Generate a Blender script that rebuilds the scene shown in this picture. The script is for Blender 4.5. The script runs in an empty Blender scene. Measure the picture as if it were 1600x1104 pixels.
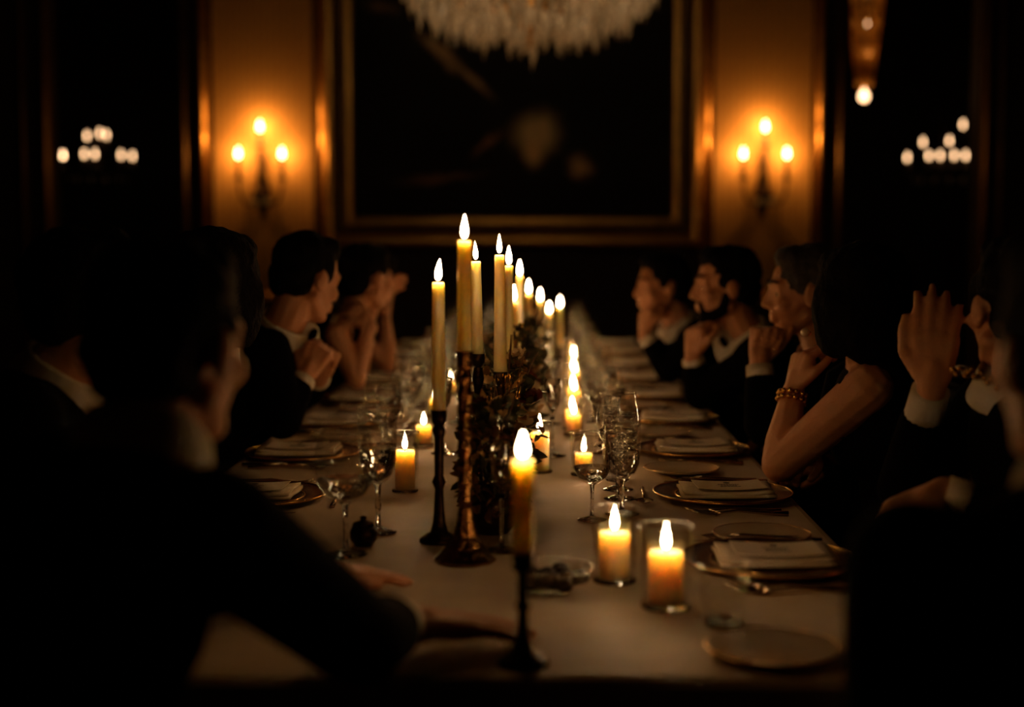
import bpy, bmesh, math, random
from mathutils import Vector, Matrix, noise

S = bpy.context.scene
COL = S.collection
random.seed(7)
PI = math.pi
V = Vector

# ------------------------------------------------------------------ camera, world, exposure
F = 1600 * 50 / 36.0                 # focal length in pixels of the 1600 x 1104 frame
CAMZ = 1.30
HORIZON = 370.0
PITCH = math.atan((552 - HORIZON) / F)
cam_d = bpy.data.cameras.new('camera')
cam = bpy.data.objects.new('camera', cam_d)
COL.objects.link(cam)
cam.location = (0, 0, CAMZ)
cam.rotation_euler = (PI / 2 - PITCH, 0, 0)
cam_d.lens = 50
cam_d.sensor_width = 36
cam_d.clip_start = 0.02
cam_d.dof.use_dof = True
cam_d.dof.focus_distance = 2.95
cam_d.dof.aperture_fstop = 1.5
S.camera = cam

world = bpy.data.worlds.new('world')
S.world = world
world.use_nodes = True
world.node_tree.nodes['Background'].inputs[0].default_value = (0.02, 0.012, 0.006, 1)
world.node_tree.nodes['Background'].inputs[1].default_value = 0.02

S.view_settings.view_transform = 'Standard'
S.view_settings.look = 'None'
S.view_settings.gamma = 1
S.view_settings.use_curve_mapping = False
S.view_settings.exposure = 0.0
S.cycles.transparent_max_bounces = 48
S.cycles.max_bounces = 16
S.cycles.transmission_bounces = 16

CANDLE_W = 0.34          # one candle flame
VOTIVE_W = 0.21
SCONCE_W = 5.0           # one sconce bulb
CHAND_FILL_W = 1.0            # one lamp added inside the chandelier crystals
LIGHT_RGB = (1.0, 0.43, 0.105)


def P(px, py, d):
    """point on the ray of a pixel at world depth y = d"""
    f = V((0, math.cos(PITCH), -math.sin(PITCH)))
    u = V((0, math.sin(PITCH), math.cos(PITCH)))
    r = f + V((1, 0, 0)) * ((px - 800) / F) + u * ((552 - py) / F)
    return V((0, 0, CAMZ)) + r * (d / r.y)


TZ = 0.75                 # table top


def TP(px, py):
    """point where the ray of a pixel meets the table top"""
    a = P(px, py, 1.0) - V((0, 0, CAMZ))
    return V((0, 0, CAMZ)) + a * ((TZ - CAMZ) / a.z)


def cx(d):
    return -0.105 + 0.0203 * d      # table centre line


TROT = -math.atan(0.0203)
HW = 0.645


# ------------------------------------------------------------------ materials
MATS = {}


def nodes(name):
    m = bpy.data.materials.new(name)
    m.use_nodes = True
    nt = m.node_tree
    b = nt.nodes['Principled BSDF']
    MATS[name] = m
    return m, nt, b


def mat(name, col, rough=0.6, metal=0.0, var=0.25, scale=30.0, bump=0.0, bscale=None, spec=0.5, **kw):
    m, nt, b = nodes(name)
    L = nt.links.new
    tc = nt.nodes.new('ShaderNodeTexCoord')
    n = nt.nodes.new('ShaderNodeTexNoise')
    n.inputs['Scale'].default_value = scale
    n.inputs['Detail'].default_value = 4
    L(tc.outputs['Object'], n.inputs['Vector'])
    mx = nt.nodes.new('ShaderNodeMix')
    mx.data_type = 'RGBA'
    mx.inputs[6].default_value = (*[c * (1 - var) for c in col], 1)
    mx.inputs[7].default_value = (*[min(1, c * (1 + var)) for c in col], 1)
    L(n.outputs['Fac'], mx.inputs[0])
    L(mx.outputs[2], b.inputs['Base Color'])
    b.inputs['Roughness'].default_value = rough
    b.inputs['Metallic'].default_value = metal
    b.inputs['Specular IOR Level'].default_value = spec
    if bump:
        n2 = nt.nodes.new('ShaderNodeTexNoise')
        n2.inputs['Scale'].default_value = bscale or scale * 3
        n2.inputs['Detail'].default_value = 3
        L(tc.outputs['Object'], n2.inputs['Vector'])
        bp = nt.nodes.new('ShaderNodeBump')
        bp.inputs['Strength'].default_value = bump
        bp.inputs['Distance'].default_value = 0.01
        L(n2.outputs['Fac'], bp.inputs['Height'])
        L(bp.outputs['Normal'], b.inputs['Normal'])
    for k, v in kw.items():
        b.inputs[k.replace('_', ' ')].default_value = v
    return m


mat('skin', (0.55, 0.26, 0.135), 0.5, var=0.12, scale=25, bump=0.08, bscale=160, spec=0.35)
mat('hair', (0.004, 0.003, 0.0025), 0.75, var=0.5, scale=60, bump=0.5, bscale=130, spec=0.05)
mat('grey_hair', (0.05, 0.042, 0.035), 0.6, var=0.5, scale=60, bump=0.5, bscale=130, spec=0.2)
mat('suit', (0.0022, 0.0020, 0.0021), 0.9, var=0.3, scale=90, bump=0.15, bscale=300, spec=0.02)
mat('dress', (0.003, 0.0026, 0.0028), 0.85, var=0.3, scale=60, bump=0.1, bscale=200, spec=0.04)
mat('shirt', (0.62, 0.58, 0.50), 0.8, var=0.06, scale=40, bump=0.1, bscale=200, spec=0.2)
mat('eye_white', (0.6, 0.55, 0.5), 0.2, var=0.05)
mat('iris', (0.03, 0.018, 0.01), 0.15, var=0.3)
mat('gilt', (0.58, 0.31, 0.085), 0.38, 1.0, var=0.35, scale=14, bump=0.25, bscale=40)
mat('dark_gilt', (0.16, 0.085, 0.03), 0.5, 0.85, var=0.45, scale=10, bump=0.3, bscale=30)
mat('bronze', (0.23, 0.105, 0.035), 0.24, 1.0, var=0.5, scale=45, bump=0.35, bscale=120)
mat('dark_bronze', (0.035, 0.018, 0.009), 0.38, 0.9, var=0.4, scale=40, bump=0.3, bscale=90)
mat('black_iron', (0.012, 0.009, 0.007), 0.45, 0.6, var=0.3, scale=40)
mat('brass', (0.55, 0.30, 0.09), 0.28, 1.0, var=0.2, scale=40)
mat('gold', (0.75, 0.42, 0.13), 0.22, 1.0, var=0.15, scale=50)
mat('silver', (0.48, 0.38, 0.28), 0.2, 1.0, var=0.15, scale=60)
mat('wall_dark', (0.030, 0.017, 0.009), 0.6, var=0.4, scale=4, bump=0.1, spec=0.2)
mat('ceiling_paint', (0.10, 0.07, 0.045), 0.8, var=0.2, scale=3)
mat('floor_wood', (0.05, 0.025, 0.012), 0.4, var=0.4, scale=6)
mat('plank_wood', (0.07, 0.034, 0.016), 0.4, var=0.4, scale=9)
mat('chair_wood', (0.03, 0.014, 0.007), 0.45, var=0.4, scale=20)
mat('chair_fabric', (0.014, 0.007, 0.006), 0.9, var=0.3, scale=60, bump=0.2, spec=0.1)
mat('table_wood', (0.06, 0.03, 0.015), 0.5, var=0.4, scale=12)
mat('charger', (0.045, 0.016, 0.009), 0.22, var=0.4, scale=30)
mat('porcelain', (0.42, 0.36, 0.29), 0.18, var=0.05, scale=20)
mat('napkin', (0.60, 0.55, 0.46), 0.85, var=0.06, scale=30, bump=0.25, bscale=70, spec=0.15)
mat('card', (0.66, 0.60, 0.50), 0.75, var=0.03, scale=30)
mat('ink', (0.02, 0.014, 0.01), 0.7)
mat('leaf', (0.045, 0.048, 0.016), 0.5, var=0.6, scale=25)
mat('dry_leaf', (0.34, 0.19, 0.06), 0.6, var=0.5, scale=25)
mat('petal', (0.62, 0.36, 0.15), 0.65, var=0.3, scale=25)
mat('pale_petal', (0.55, 0.42, 0.26), 0.65, var=0.25, scale=25)
mat('dark_petal', (0.10, 0.018, 0.012), 0.6, var=0.5, scale=25)
mat('twig', (0.10, 0.05, 0.02), 0.5, var=0.4, scale=40)
mat('wick', (0.02, 0.012, 0.008), 0.9)
mat('dark_food', (0.012, 0.005, 0.003), 0.6, var=0.5, scale=50, bump=0.4, spec=0.1)
mat('pearl', (0.75, 0.62, 0.5), 0.2, var=0.05)
mat('bulb_tube', (0.20, 0.15, 0.09), 0.6, var=0.2)


def wax_mat():
    m, nt, b = nodes('wax')
    tc = nt.nodes.new('ShaderNodeTexCoord')
    n = nt.nodes.new('ShaderNodeTexNoise')
    n.inputs['Scale'].default_value = 18
    nt.links.new(tc.outputs['Object'], n.inputs['Vector'])
    r = nt.nodes.new('ShaderNodeValToRGB')
    r.color_ramp.elements[0].color = (0.80, 0.62, 0.36, 1)
    r.color_ramp.elements[1].color = (0.88, 0.73, 0.47, 1)
    nt.links.new(n.outputs['Fac'], r.inputs['Fac'])
    nt.links.new(r.outputs['Color'], b.inputs['Base Color'])
    b.inputs['Roughness'].default_value = 0.45
    b.inputs['Subsurface Weight'].default_value = 1.0
    b.inputs['Subsurface Radius'].default_value = (1.0, 0.66, 0.36)
    b.inputs['Subsurface Scale'].default_value = 0.06


wax_mat()


def cloth_mat():
    m, nt, b = nodes('table_linen')
    L = nt.links.new
    tc = nt.nodes.new('ShaderNodeTexCoord')
    n = nt.nodes.new('ShaderNodeTexNoise')
    n.inputs['Scale'].default_value = 5
    n.inputs['Detail'].default_value = 5
    L(tc.outputs['Object'], n.inputs['Vector'])
    vo = nt.nodes.new('ShaderNodeTexVoronoi')
    vo.inputs['Scale'].default_value = 9
    L(tc.outputs['Object'], vo.inputs['Vector'])
    r = nt.nodes.new('ShaderNodeValToRGB')
    r.color_ramp.elements[0].color = (0.40, 0.315, 0.215, 1)
    r.color_ramp.elements[1].color = (0.50, 0.405, 0.29, 1)
    L(vo.outputs['Distance'], r.inputs['Fac'])
    L(r.outputs['Color'], b.inputs['Base Color'])
    bp = nt.nodes.new('ShaderNodeBump')
    bp.inputs['Strength'].default_value = 0.35
    bp.inputs['Distance'].default_value = 0.02
    L(n.outputs['Fac'], bp.inputs['Height'])
    w = nt.nodes.new('ShaderNodeTexNoise')
    w.inputs['Scale'].default_value = 600
    L(tc.outputs['Object'], w.inputs['Vector'])
    b2 = nt.nodes.new('ShaderNodeBump')
    b2.inputs['Strength'].default_value = 0.12
    b2.inputs['Distance'].default_value = 0.002
    L(w.outputs['Fac'], b2.inputs['Height'])
    L(bp.outputs['Normal'], b2.inputs['Normal'])
    L(b2.outputs['Normal'], b.inputs['Normal'])
    b.inputs['Roughness'].default_value = 0.62
    b.inputs['Specular IOR Level'].default_value = 0.35


cloth_mat()


def damask_mat():
    m, nt, b = nodes('damask')
    L = nt.links.new
    tc = nt.nodes.new('ShaderNodeTexCoord')
    mp = nt.nodes.new('ShaderNodeMapping')
    mp.inputs['Scale'].default_value = (4.5, 4.5, 3.2)
    L(tc.outputs['Object'], mp.inputs['Vector'])
    mg = nt.nodes.new('ShaderNodeTexMagic')
    mg.turbulence_depth = 3
    mg.inputs['Scale'].default_value = 3.0
    L(mp.outputs['Vector'], mg.inputs['Vector'])
    r = nt.nodes.new('ShaderNodeValToRGB')
    r.color_ramp.elements[0].position = 0.35
    r.color_ramp.elements[0].color = (0.27, 0.14, 0.035, 1)
    r.color_ramp.elements[1].position = 0.62
    r.color_ramp.elements[1].color = (0.38, 0.21, 0.055, 1)
    L(mg.outputs['Fac'], r.inputs['Fac'])
    L(r.outputs['Color'], b.inputs['Base Color'])
    b.inputs['Roughness'].default_value = 0.7
    b.inputs['Specular IOR Level'].default_value = 0.25


damask_mat()


def glass_mat(name, tint, rough, bump, bscale, gain=1.0, cap=0.3):
    m, nt, b = nodes(name)
    nt.nodes.remove(b)
    L = nt.links.new
    out = nt.nodes['Material Output']
    tc = nt.nodes.new('ShaderNodeTexCoord')
    n = nt.nodes.new('ShaderNodeTexNoise')
    n.inputs['Scale'].default_value = bscale
    L(tc.outputs['Object'], n.inputs['Vector'])
    bp = nt.nodes.new('ShaderNodeBump')
    bp.inputs['Strength'].default_value = bump
    bp.inputs['Distance'].default_value = 0.01
    L(n.outputs['Fac'], bp.inputs['Height'])
    fr = nt.nodes.new('ShaderNodeFresnel')
    fr.inputs['IOR'].default_value = 1.5
    L(bp.outputs['Normal'], fr.inputs['Normal'])
    mu = nt.nodes.new('ShaderNodeMath')
    mu.operation = 'MULTIPLY'
    mu.use_clamp = True
    mu.inputs[1].default_value = gain
    L(fr.outputs['Fac'], mu.inputs[0])
    mn = nt.nodes.new('ShaderNodeMath')
    mn.operation = 'MINIMUM'
    mn.inputs[1].default_value = cap
    L(mu.outputs[0], mn.inputs[0])
    tr = nt.nodes.new('ShaderNodeBsdfTransparent')
    tr.inputs['Color'].default_value = (*tint, 1)
    gl = nt.nodes.new('ShaderNodeBsdfGlossy')
    gl.inputs['Roughness'].default_value = rough
    gl.inputs['Color'].default_value = (1, 1, 1, 1)
    L(bp.outputs['Normal'], gl.inputs['Normal'])
    mx = nt.nodes.new('ShaderNodeMixShader')
    L(mn.outputs[0], mx.inputs['Fac'])
    L(tr.outputs[0], mx.inputs[1])
    L(gl.outputs[0], mx.inputs[2])
    L(mx.outputs[0], out.inputs['Surface'])


glass_mat('glass', (0.97, 0.955, 0.93), 0.012, 0.16, 35, 1.7, 0.22)
glass_mat('cut_glass', (0.96, 0.94, 0.91), 0.045, 0.8, 90, 2.4, 0.32)
glass_mat('glass_rim', (0.95, 0.93, 0.90), 0.10, 0.5, 160, 5.0, 0.55)
glass_mat('water', (0.97, 0.945, 0.91), 0.015, 0.4, 50, 1.3, 0.18)


def crystal_mat():
    m, nt, b = nodes('crystal')
    b.inputs['Base Color'].default_value = (0.80, 0.74, 0.62, 1)
    b.inputs['Roughness'].default_value = 0.12
    b.inputs['Transmission Weight'].default_value = 0.0
    L = nt.links.new
    tl = nt.nodes.new('ShaderNodeBsdfTranslucent')
    tl.inputs['Color'].default_value = (0.8, 0.72, 0.58, 1)
    tp = nt.nodes.new('ShaderNodeBsdfTransparent')
    tc = nt.nodes.new('ShaderNodeTexCoord')
    n = nt.nodes.new('ShaderNodeTexNoise')
    n.inputs['Scale'].default_value = 60
    L(tc.outputs['Object'], n.inputs['Vector'])
    m1 = nt.nodes.new('ShaderNodeMixShader')
    m1.inputs[0].default_value = 0.45
    L(b.outputs[0], m1.inputs[1])
    L(tl.outputs[0], m1.inputs[2])
    m2 = nt.nodes.new('ShaderNodeMixShader')
    rr = nt.nodes.new('ShaderNodeValToRGB')
    rr.color_ramp.elements[0].position = 0.42
    rr.color_ramp.elements[1].position = 0.60
    rr.color_ramp.elements[1].color = (0.8, 0.8, 0.8, 1)
    L(n.outputs['Fac'], rr.inputs['Fac'])
    L(rr.outputs['Color'], m2.inputs[0])
    L(m1.outputs[0], m2.inputs[1])
    L(tp.outputs[0], m2.inputs[2])
    L(m2.outputs[0], nt.nodes['Material Output'].inputs['Surface'])


def solid_glass(name, ior, tint, bump, bscale, rough=0.0):
    m, nt, b = nodes(name)
    nt.nodes.remove(b)
    g = nt.nodes.new('ShaderNodeBsdfGlass')
    g.inputs['IOR'].default_value = ior
    g.inputs['Color'].default_value = (*tint, 1)
    g.inputs['Roughness'].default_value = rough
    tc = nt.nodes.new('ShaderNodeTexCoord')
    n = nt.nodes.new('ShaderNodeTexVoronoi')
    n.inputs['Scale'].default_value = bscale
    nt.links.new(tc.outputs['Object'], n.inputs['Vector'])
    bp = nt.nodes.new('ShaderNodeBump')
    bp.inputs['Strength'].default_value = bump
    bp.inputs['Distance'].default_value = 0.01
    nt.links.new(n.outputs['Distance'], bp.inputs['Height'])
    nt.links.new(bp.outputs['Normal'], g.inputs['Normal'])
    nt.links.new(g.outputs[0], nt.nodes['Material Output'].inputs['Surface'])


solid_glass('clear_water', 1.33, (0.98, 0.97, 0.95), 0.25, 70)
solid_glass('solid_glass', 1.5, (0.98, 0.97, 0.96), 0.2, 90)
crystal_mat()
m, nt, b_ = nodes('amber_crystal')
b_.inputs['Base Color'].default_value = (0.62, 0.42, 0.17, 1)
b_.inputs['Roughness'].default_value = 0.2
tl = nt.nodes.new('ShaderNodeBsdfTranslucent')
tl.inputs['Color'].default_value = (0.85, 0.62, 0.28, 1)
mx = nt.nodes.new('ShaderNodeMixShader')
mx.inputs[0].default_value = 0.55
nt.links.new(b_.outputs[0], mx.inputs[1])
nt.links.new(tl.outputs[0], mx.inputs[2])
nt.links.new(mx.outputs[0], nt.nodes['Material Output'].inputs['Surface'])


def flame_mat(name, lo, hi, strength):
    """a flame gives light and is clear: emission added to transparency, colour rising along its height"""
    m, nt, b = nodes(name)
    nt.nodes.remove(b)
    L = nt.links.new
    tc = nt.nodes.new('ShaderNodeTexCoord')
    sp = nt.nodes.new('ShaderNodeSeparateXYZ')
    L(tc.outputs['Generated'], sp.inputs[0])
    r = nt.nodes.new('ShaderNodeValToRGB')
    r.color_ramp.elements[0].color = (*lo, 1)
    r.color_ramp.elements[0].position = 0.0
    r.color_ramp.elements[1].color = (*hi, 1)
    r.color_ramp.elements[1].position = 0.22
    L(sp.outputs['Z'], r.inputs['Fac'])
    e = nt.nodes.new('ShaderNodeEmission')
    e.inputs['Strength'].default_value = strength
    L(r.outputs['Color'], e.inputs['Color'])
    t = nt.nodes.new('ShaderNodeBsdfTransparent')
    a = nt.nodes.new('ShaderNodeAddShader')
    L(e.outputs[0], a.inputs[0])
    L(t.outputs[0], a.inputs[1])
    L(a.outputs[0], nt.nodes['Material Output'].inputs['Surface'])
    m.cycles.emission_sampling = 'NONE'


flame_mat('flame', (0.16, 0.07, 0.09), (1.0, 0.74, 0.44), 26.0)
flame_mat('bulb', (1.0, 0.62, 0.25), (1.0, 0.72, 0.36), 7.0)
flame_mat('far_bulb', (1.0, 0.50, 0.22), (1.0, 0.58, 0.30), 3.0)


def painting_mat():
    """old dark oil painting: a pale-haired sitter, a feathered wing shape, a hand (flat paint)"""
    m, nt, b = nodes('painting')
    L = nt.links.new
    tc = nt.nodes.new('ShaderNodeTexCoord')
    nz = nt.nodes.new('ShaderNodeTexNoise')
    nz.inputs['Scale'].default_value = 9
    nz.inputs['Detail'].default_value = 5
    L(tc.outputs['Object'], nz.inputs['Vector'])
    vm = nt.nodes.new('ShaderNodeVectorMath')
    vm.operation = 'MULTIPLY_ADD'
    vm.inputs[1].default_value = (0.10, 0.0, 0.10)
    L(nz.outputs['Color'], vm.inputs[0])
    L(tc.outputs['Object'], vm.inputs[2])
    base = nt.nodes.new('ShaderNodeValToRGB')
    base.color_ramp.elements[0].color = (0.004, 0.003, 0.002, 1)
    base.color_ramp.elements[1].color = (0.016, 0.011, 0.006, 1)
    L(nz.outputs['Fac'], base.inputs['Fac'])
    cur = base.outputs['Color']

    def blob(c, rx, rz, rot, col, amt):
        nonlocal cur
        mp = nt.nodes.new('ShaderNodeMapping')
        mp.vector_type = 'TEXTURE'
        mp.inputs['Location'].default_value = (c[0] + 0.05, 0, c[1] + 0.05)
        mp.inputs['Rotation'].default_value = (0, rot, 0)
        mp.inputs['Scale'].default_value = (rx, 1.0, rz)
        L(vm.outputs[0], mp.inputs['Vector'])
        g = nt.nodes.new('ShaderNodeTexGradient')
        g.gradient_type = 'QUADRATIC_SPHERE'
        L(mp.outputs['Vector'], g.inputs['Vector'])
        k = nt.nodes.new('ShaderNodeMath')
        k.operation = 'MULTIPLY'
        k.use_clamp = True
        k.inputs[1].default_value = amt
        L(g.outputs['Fac'], k.inputs[0])
        mx = nt.nodes.new('ShaderNodeMix')
        mx.data_type = 'RGBA'
        L(k.outputs[0], mx.inputs[0])
        L(cur, mx.inputs[6])
        mx.inputs[7].default_value = (*col, 1)
        cur = mx.outputs[2]

    # object space of the canvas: x and z in metres from the canvas centre line / camera height
    s = 0.0045

    def pc(px, py):
        return ((px - 800) * s, (370 - py) * s)

    blob(pc(838, 210), 0.24, 0.22, 0, (0.95, 0.70, 0.34), 2.2)
    blob(pc(834, 240), 0.11, 0.17, 0.1, (1.0, 0.66, 0.30), 2.2)
    blob(pc(905, 262), 0.15, 0.12, 0.6, (0.75, 0.46, 0.22), 1.9)
    blob(pc(692, 90), 0.30, 0.07, 0.75, (0.65, 0.42, 0.21), 1.8)
    blob(pc(740, 130), 0.26, 0.05, 0.72, (0.60, 0.38, 0.19), 1.8)
    blob(pc(762, 228), 0.22, 0.05, -0.7, (0.40, 0.2, 0.09), 1.6)
    blob(pc(690, 280), 0.45, 0.05, -0.1, (0.26, 0.14, 0.06), 1.6)
    blob(pc(600, 20), 0.20, 0.07, 0.2, (0.18, 0.11, 0.05), 1.4)
    L(cur, b.inputs['Base Color'])
    b.inputs['Roughness'].default_value = 0.6
    b.inputs['Specular IOR Level'].default_value = 0.15


painting_mat()


# ------------------------------------------------------------------ mesh helpers
def link(o, parent=None):
    COL.objects.link(o)
    if parent:
        o.parent = parent
    return o


def obj(name, bm, m, parent=None, smooth=True, loc=None):
    me = bpy.data.meshes.new(name)
    if isinstance(bm, bmesh.types.BMesh):
        bmesh.ops.recalc_face_normals(bm, faces=bm.faces)
        bm.to_mesh(me)
        bm.free()
    else:
        me = bm
    if smooth:
        me.polygons.foreach_set('use_smooth', [True] * len(me.polygons))
    me.materials.clear()
    me.materials.append(MATS[m] if isinstance(m, str) else m)
    o = bpy.data.objects.new(name, me)
    if loc is not None:
        o.location = loc
    return link(o, parent)


def tag(o, label, cat, group=None, kind=None):
    o['label'] = label
    o['category'] = cat
    if group:
        o['group'] = group
    if kind:
        o['kind'] = kind
    return o


def thing(name, label, cat, loc=(0, 0, 0), rotz=0, group=None):
    o = bpy.data.objects.new(name, None)
    COL.objects.link(o)
    o.empty_display_size = 0.05
    o.location = loc
    o.rotation_euler = (0, 0, rotz)
    return tag(o, label, cat, group)


def struct(name, bm, m, parent=None, label=None, smooth=False):
    o = obj(name, bm, m, parent, smooth)
    if parent is None:
        o['kind'] = 'structure'
        if label:
            o['label'] = label
    return o


def copy_tree(o, parent=None):
    c = o.copy()
    COL.objects.link(c)
    c.parent = parent
    for ch in list(o.children):
        copy_tree(ch, c)
    return c


def relabel(c, label, loc, rotz=0.0):
    c['label'] = label
    c.location = loc
    c.rotation_euler = (0, 0, rotz)
    return c


def B():
    return bmesh.new()


def box(bm, x0, x1, y0, y1, z0, z1):
    v = [bm.verts.new(p) for p in ((x0, y0, z0), (x1, y0, z0), (x1, y1, z0), (x0, y1, z0),
                                   (x0, y0, z1), (x1, y0, z1), (x1, y1, z1), (x0, y1, z1))]
    for f in ((0, 3, 2, 1), (4, 5, 6, 7), (0, 1, 5, 4), (1, 2, 6, 5), (2, 3, 7, 6), (3, 0, 4, 7)):
        bm.faces.new([v[i] for i in f])
    return bm


def boxb(bm, x0, x1, y0, y1, z0, z1, bev=0.005):
    t = B()
    box(t, x0, x1, y0, y1, z0, z1)
    bmesh.ops.bevel(t, geom=t.edges[:], offset=bev, segments=2, affect='EDGES')
    merge(bm, t)
    return bm


def merge(bm, t):
    mp = {}
    for v in t.verts:
        mp[v] = bm.verts.new(v.co)
    for f in t.faces:
        try:
            bm.faces.new([mp[v] for v in f.verts])
        except ValueError:
            pass
    t.free()


def lathe(bm, prof, seg=24, c=(0, 0, 0), close=True, twist=0.0, flute=0.0, nfl=8):
    """prof: list of (r, z); r = 0 makes a pole"""
    c = V(c)
    rings = []
    for i, (r, z) in enumerate(prof):
        if r <= 1e-6:
            rings.append([bm.verts.new(c + V((0, 0, z)))])
        else:
            rg = []
            for k in range(seg):
                a = 2 * PI * k / seg + twist * z
                rr = r * (1 + flute * math.cos(nfl * a))
                rg.append(bm.verts.new(c + V((rr * math.cos(a), rr * math.sin(a), z))))
            rings.append(rg)
    for a, b in zip(rings, rings[1:]):
        na, nb = len(a), len(b)
        for k in range(seg):
            k2 = (k + 1) % seg
            if na == 1 and nb == 1:
                continue
            if na == 1:
                bm.faces.new((a[0], b[k], b[k2]))
            elif nb == 1:
                bm.faces.new((a[k], a[k2], b[0]))
            else:
                bm.faces.new((a[k], a[k2], b[k2], b[k]))
    if close:
        for rg in (rings[0], rings[-1]):
            if len(rg) > 2:
                bm.faces.new(rg)
    return bm


def frame_of(d):
    d = d.normalized()
    a = V((0, 0, 1)) if abs(d.z) < 0.9 else V((1, 0, 0))
    x = d.cross(a).normalized()
    return x, d.cross(x).normalized(), d


def capsule(bm, a, b, ra, rb, seg=12, flat=None):
    """tapered capsule from a to b; closed"""
    a, b = V(a), V(b)
    d = b - a
    if d.length < 1e-6:
        d = V((0, 0, 1e-5))
    x, y, z = frame_of(d)
    n = 3
    rows = []
    for i in range(n):
        t = PI / 2 * (1 - i / n)
        rows.append((a - z * (ra * math.sin(t)), ra * math.cos(t)))
    rows.append((a, ra))
    rows.append((b, rb))
    for i in range(1, n + 1):
        t = PI / 2 * i / n
        rows.append((b + z * (rb * math.sin(t)), rb * math.cos(t)))
    prev = None
    for c, r in rows:
        if r < 1e-5:
            cur = [bm.verts.new(c)]
        else:
            cur = [bm.verts.new(c + (x * math.cos(2 * PI * k / seg) + y * math.sin(2 * PI * k / seg)) * r) for k in range(seg)]
        if prev:
            for k in range(seg):
                k2 = (k + 1) % seg
                if len(prev) == 1:
                    bm.faces.new((prev[0], cur[k2], cur[k]))
                elif len(cur) == 1:
                    bm.faces.new((prev[k], prev[k2], cur[0]))
                else:
                    bm.faces.new((prev[k], prev[k2], cur[k2], cur[k]))
        prev = cur
    return bm


def ellipsoid(bm, c, r, M=None, seg=16):
    t = B()
    bmesh.ops.create_uvsphere(t, u_segments=seg, v_segments=max(6, seg // 2 + 2), radius=1)
    Mx = Matrix.Translation(c) @ (M or Matrix.Identity(3)).to_4x4() @ Matrix.Diagonal((*r, 1))
    bmesh.ops.transform(t, matrix=Mx, verts=t.verts)
    merge(bm, t)
    return bm


def tube(bm, pts, r, seg=8):
    """swept tube through points; r is a number or a list"""
    pts = [V(p) for p in pts]
    n = len(pts)
    rr = r if isinstance(r, (list, tuple)) else [r] * n
    prev = None
    x = None
    for i, p in enumerate(pts):
        d = (pts[min(i + 1, n - 1)] - pts[max(i - 1, 0)]).normalized()
        if x is None:
            x, y, _ = frame_of(d)
        else:
            x = (x - d * x.dot(d)).normalized()
            y = d.cross(x)
        cur = [bm.verts.new(p + (x * math.cos(2 * PI * k / seg) + y * math.sin(2 * PI * k / seg)) * rr[i]) for k in range(seg)]
        if prev:
            for k in range(seg):
                k2 = (k + 1) % seg
                bm.faces.new((prev[k], prev[k2], cur[k2], cur[k]))
        else:
            bm.faces.new(cur[::-1])
        prev = cur
    bm.faces.new(prev)
    return bm


def bez(p0, p1, p2, p3, n=10):
    p0, p1, p2, p3 = V(p0), V(p1), V(p2), V(p3)
    return [p0 * (1 - t) ** 3 + p1 * 3 * t * (1 - t) ** 2 + p2 * 3 * t * t * (1 - t) + p3 * t ** 3 for t in [i / n for i in range(n + 1)]]


def torus(bm, c, R, r, seg=32, s2=8, M=None):
    M = M or Matrix.Identity(3)
    c = V(c)
    g = [[bm.verts.new(c + M @ V(((R + r * math.cos(2 * PI * j / s2)) * math.cos(2 * PI * i / seg),
                                  (R + r * math.cos(2 * PI * j / s2)) * math.sin(2 * PI * i / seg),
                                  r * math.sin(2 * PI * j / s2)))) for j in range(s2)] for i in range(seg)]
    for i in range(seg):
        for j in range(s2):
            bm.faces.new((g[i][j], g[(i + 1) % seg][j], g[(i + 1) % seg][(j + 1) % s2], g[i][(j + 1) % s2]))
    return bm


def lamp(name, loc, power, parent, radius=0.006):
    d = bpy.data.lights.new(name, 'POINT')
    d.energy = power
    d.color = LIGHT_RGB
    d.shadow_soft_size = radius
    o = bpy.data.objects.new(name, d)
    o.location = loc
    return link(o, parent)


# ------------------------------------------------------------------ the room
WALL_Y = 10.0


def WX(px, d=WALL_Y):
    return (px - 800) / F * d


def WZ(py, d=WALL_Y):
    return P(800, py, d).z


CEIL = 4.6
XL, XR = -5.2, 5.2
fl = struct('floor', box(B(), XL, XR, -2.5, 14.0, -0.1, 0.0), 'floor_wood', label='dark wooden parquet floor')
struct('ceiling', box(B(), XL, XR, -2.5, 14.0, CEIL, CEIL + 0.1), 'ceiling_paint', label='dim ceiling')
struct('wall_left', box(B(), XL - 0.15, XL, -2.5, 14.0, 0, CEIL), 'wall_dark', label='dark side wall')
struct('wall_right', box(B(), XR, XR + 0.15, -2.5, 14.0, 0, CEIL), 'wall_dark', label='dark side wall')
struct('wall_rear', box(B(), XL, XR, -2.65, -2.5, 0, CEIL), 'wall_dark', label='dark wall behind the diners')
struct('wall_far', box(B(), XL, XR, 14.0, 14.15, 0, CEIL), 'wall_dark', label='dark wall of the next room')
# back wall with two tall openings to the dark next room
oL0, oL1 = WX(88), WX(283)
oR0, oR1 = WX(1322), WX(1522)
OH = 3.6
bm = B()
for x0, x1, z0, z1 in ((XL, oL0, 0, CEIL), (oL1, oR0, 0, CEIL), (oR1, XR, 0, CEIL), (oL0, oL1, OH, CEIL), (oR0, oR1, OH, CEIL)):
    box(bm, x0, x1, WALL_Y, WALL_Y + 0.2, z0, z1)
wall_back = struct('wall_back', bm, 'wall_dark', label='dark panelled back wall with gilt mouldings')


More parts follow.
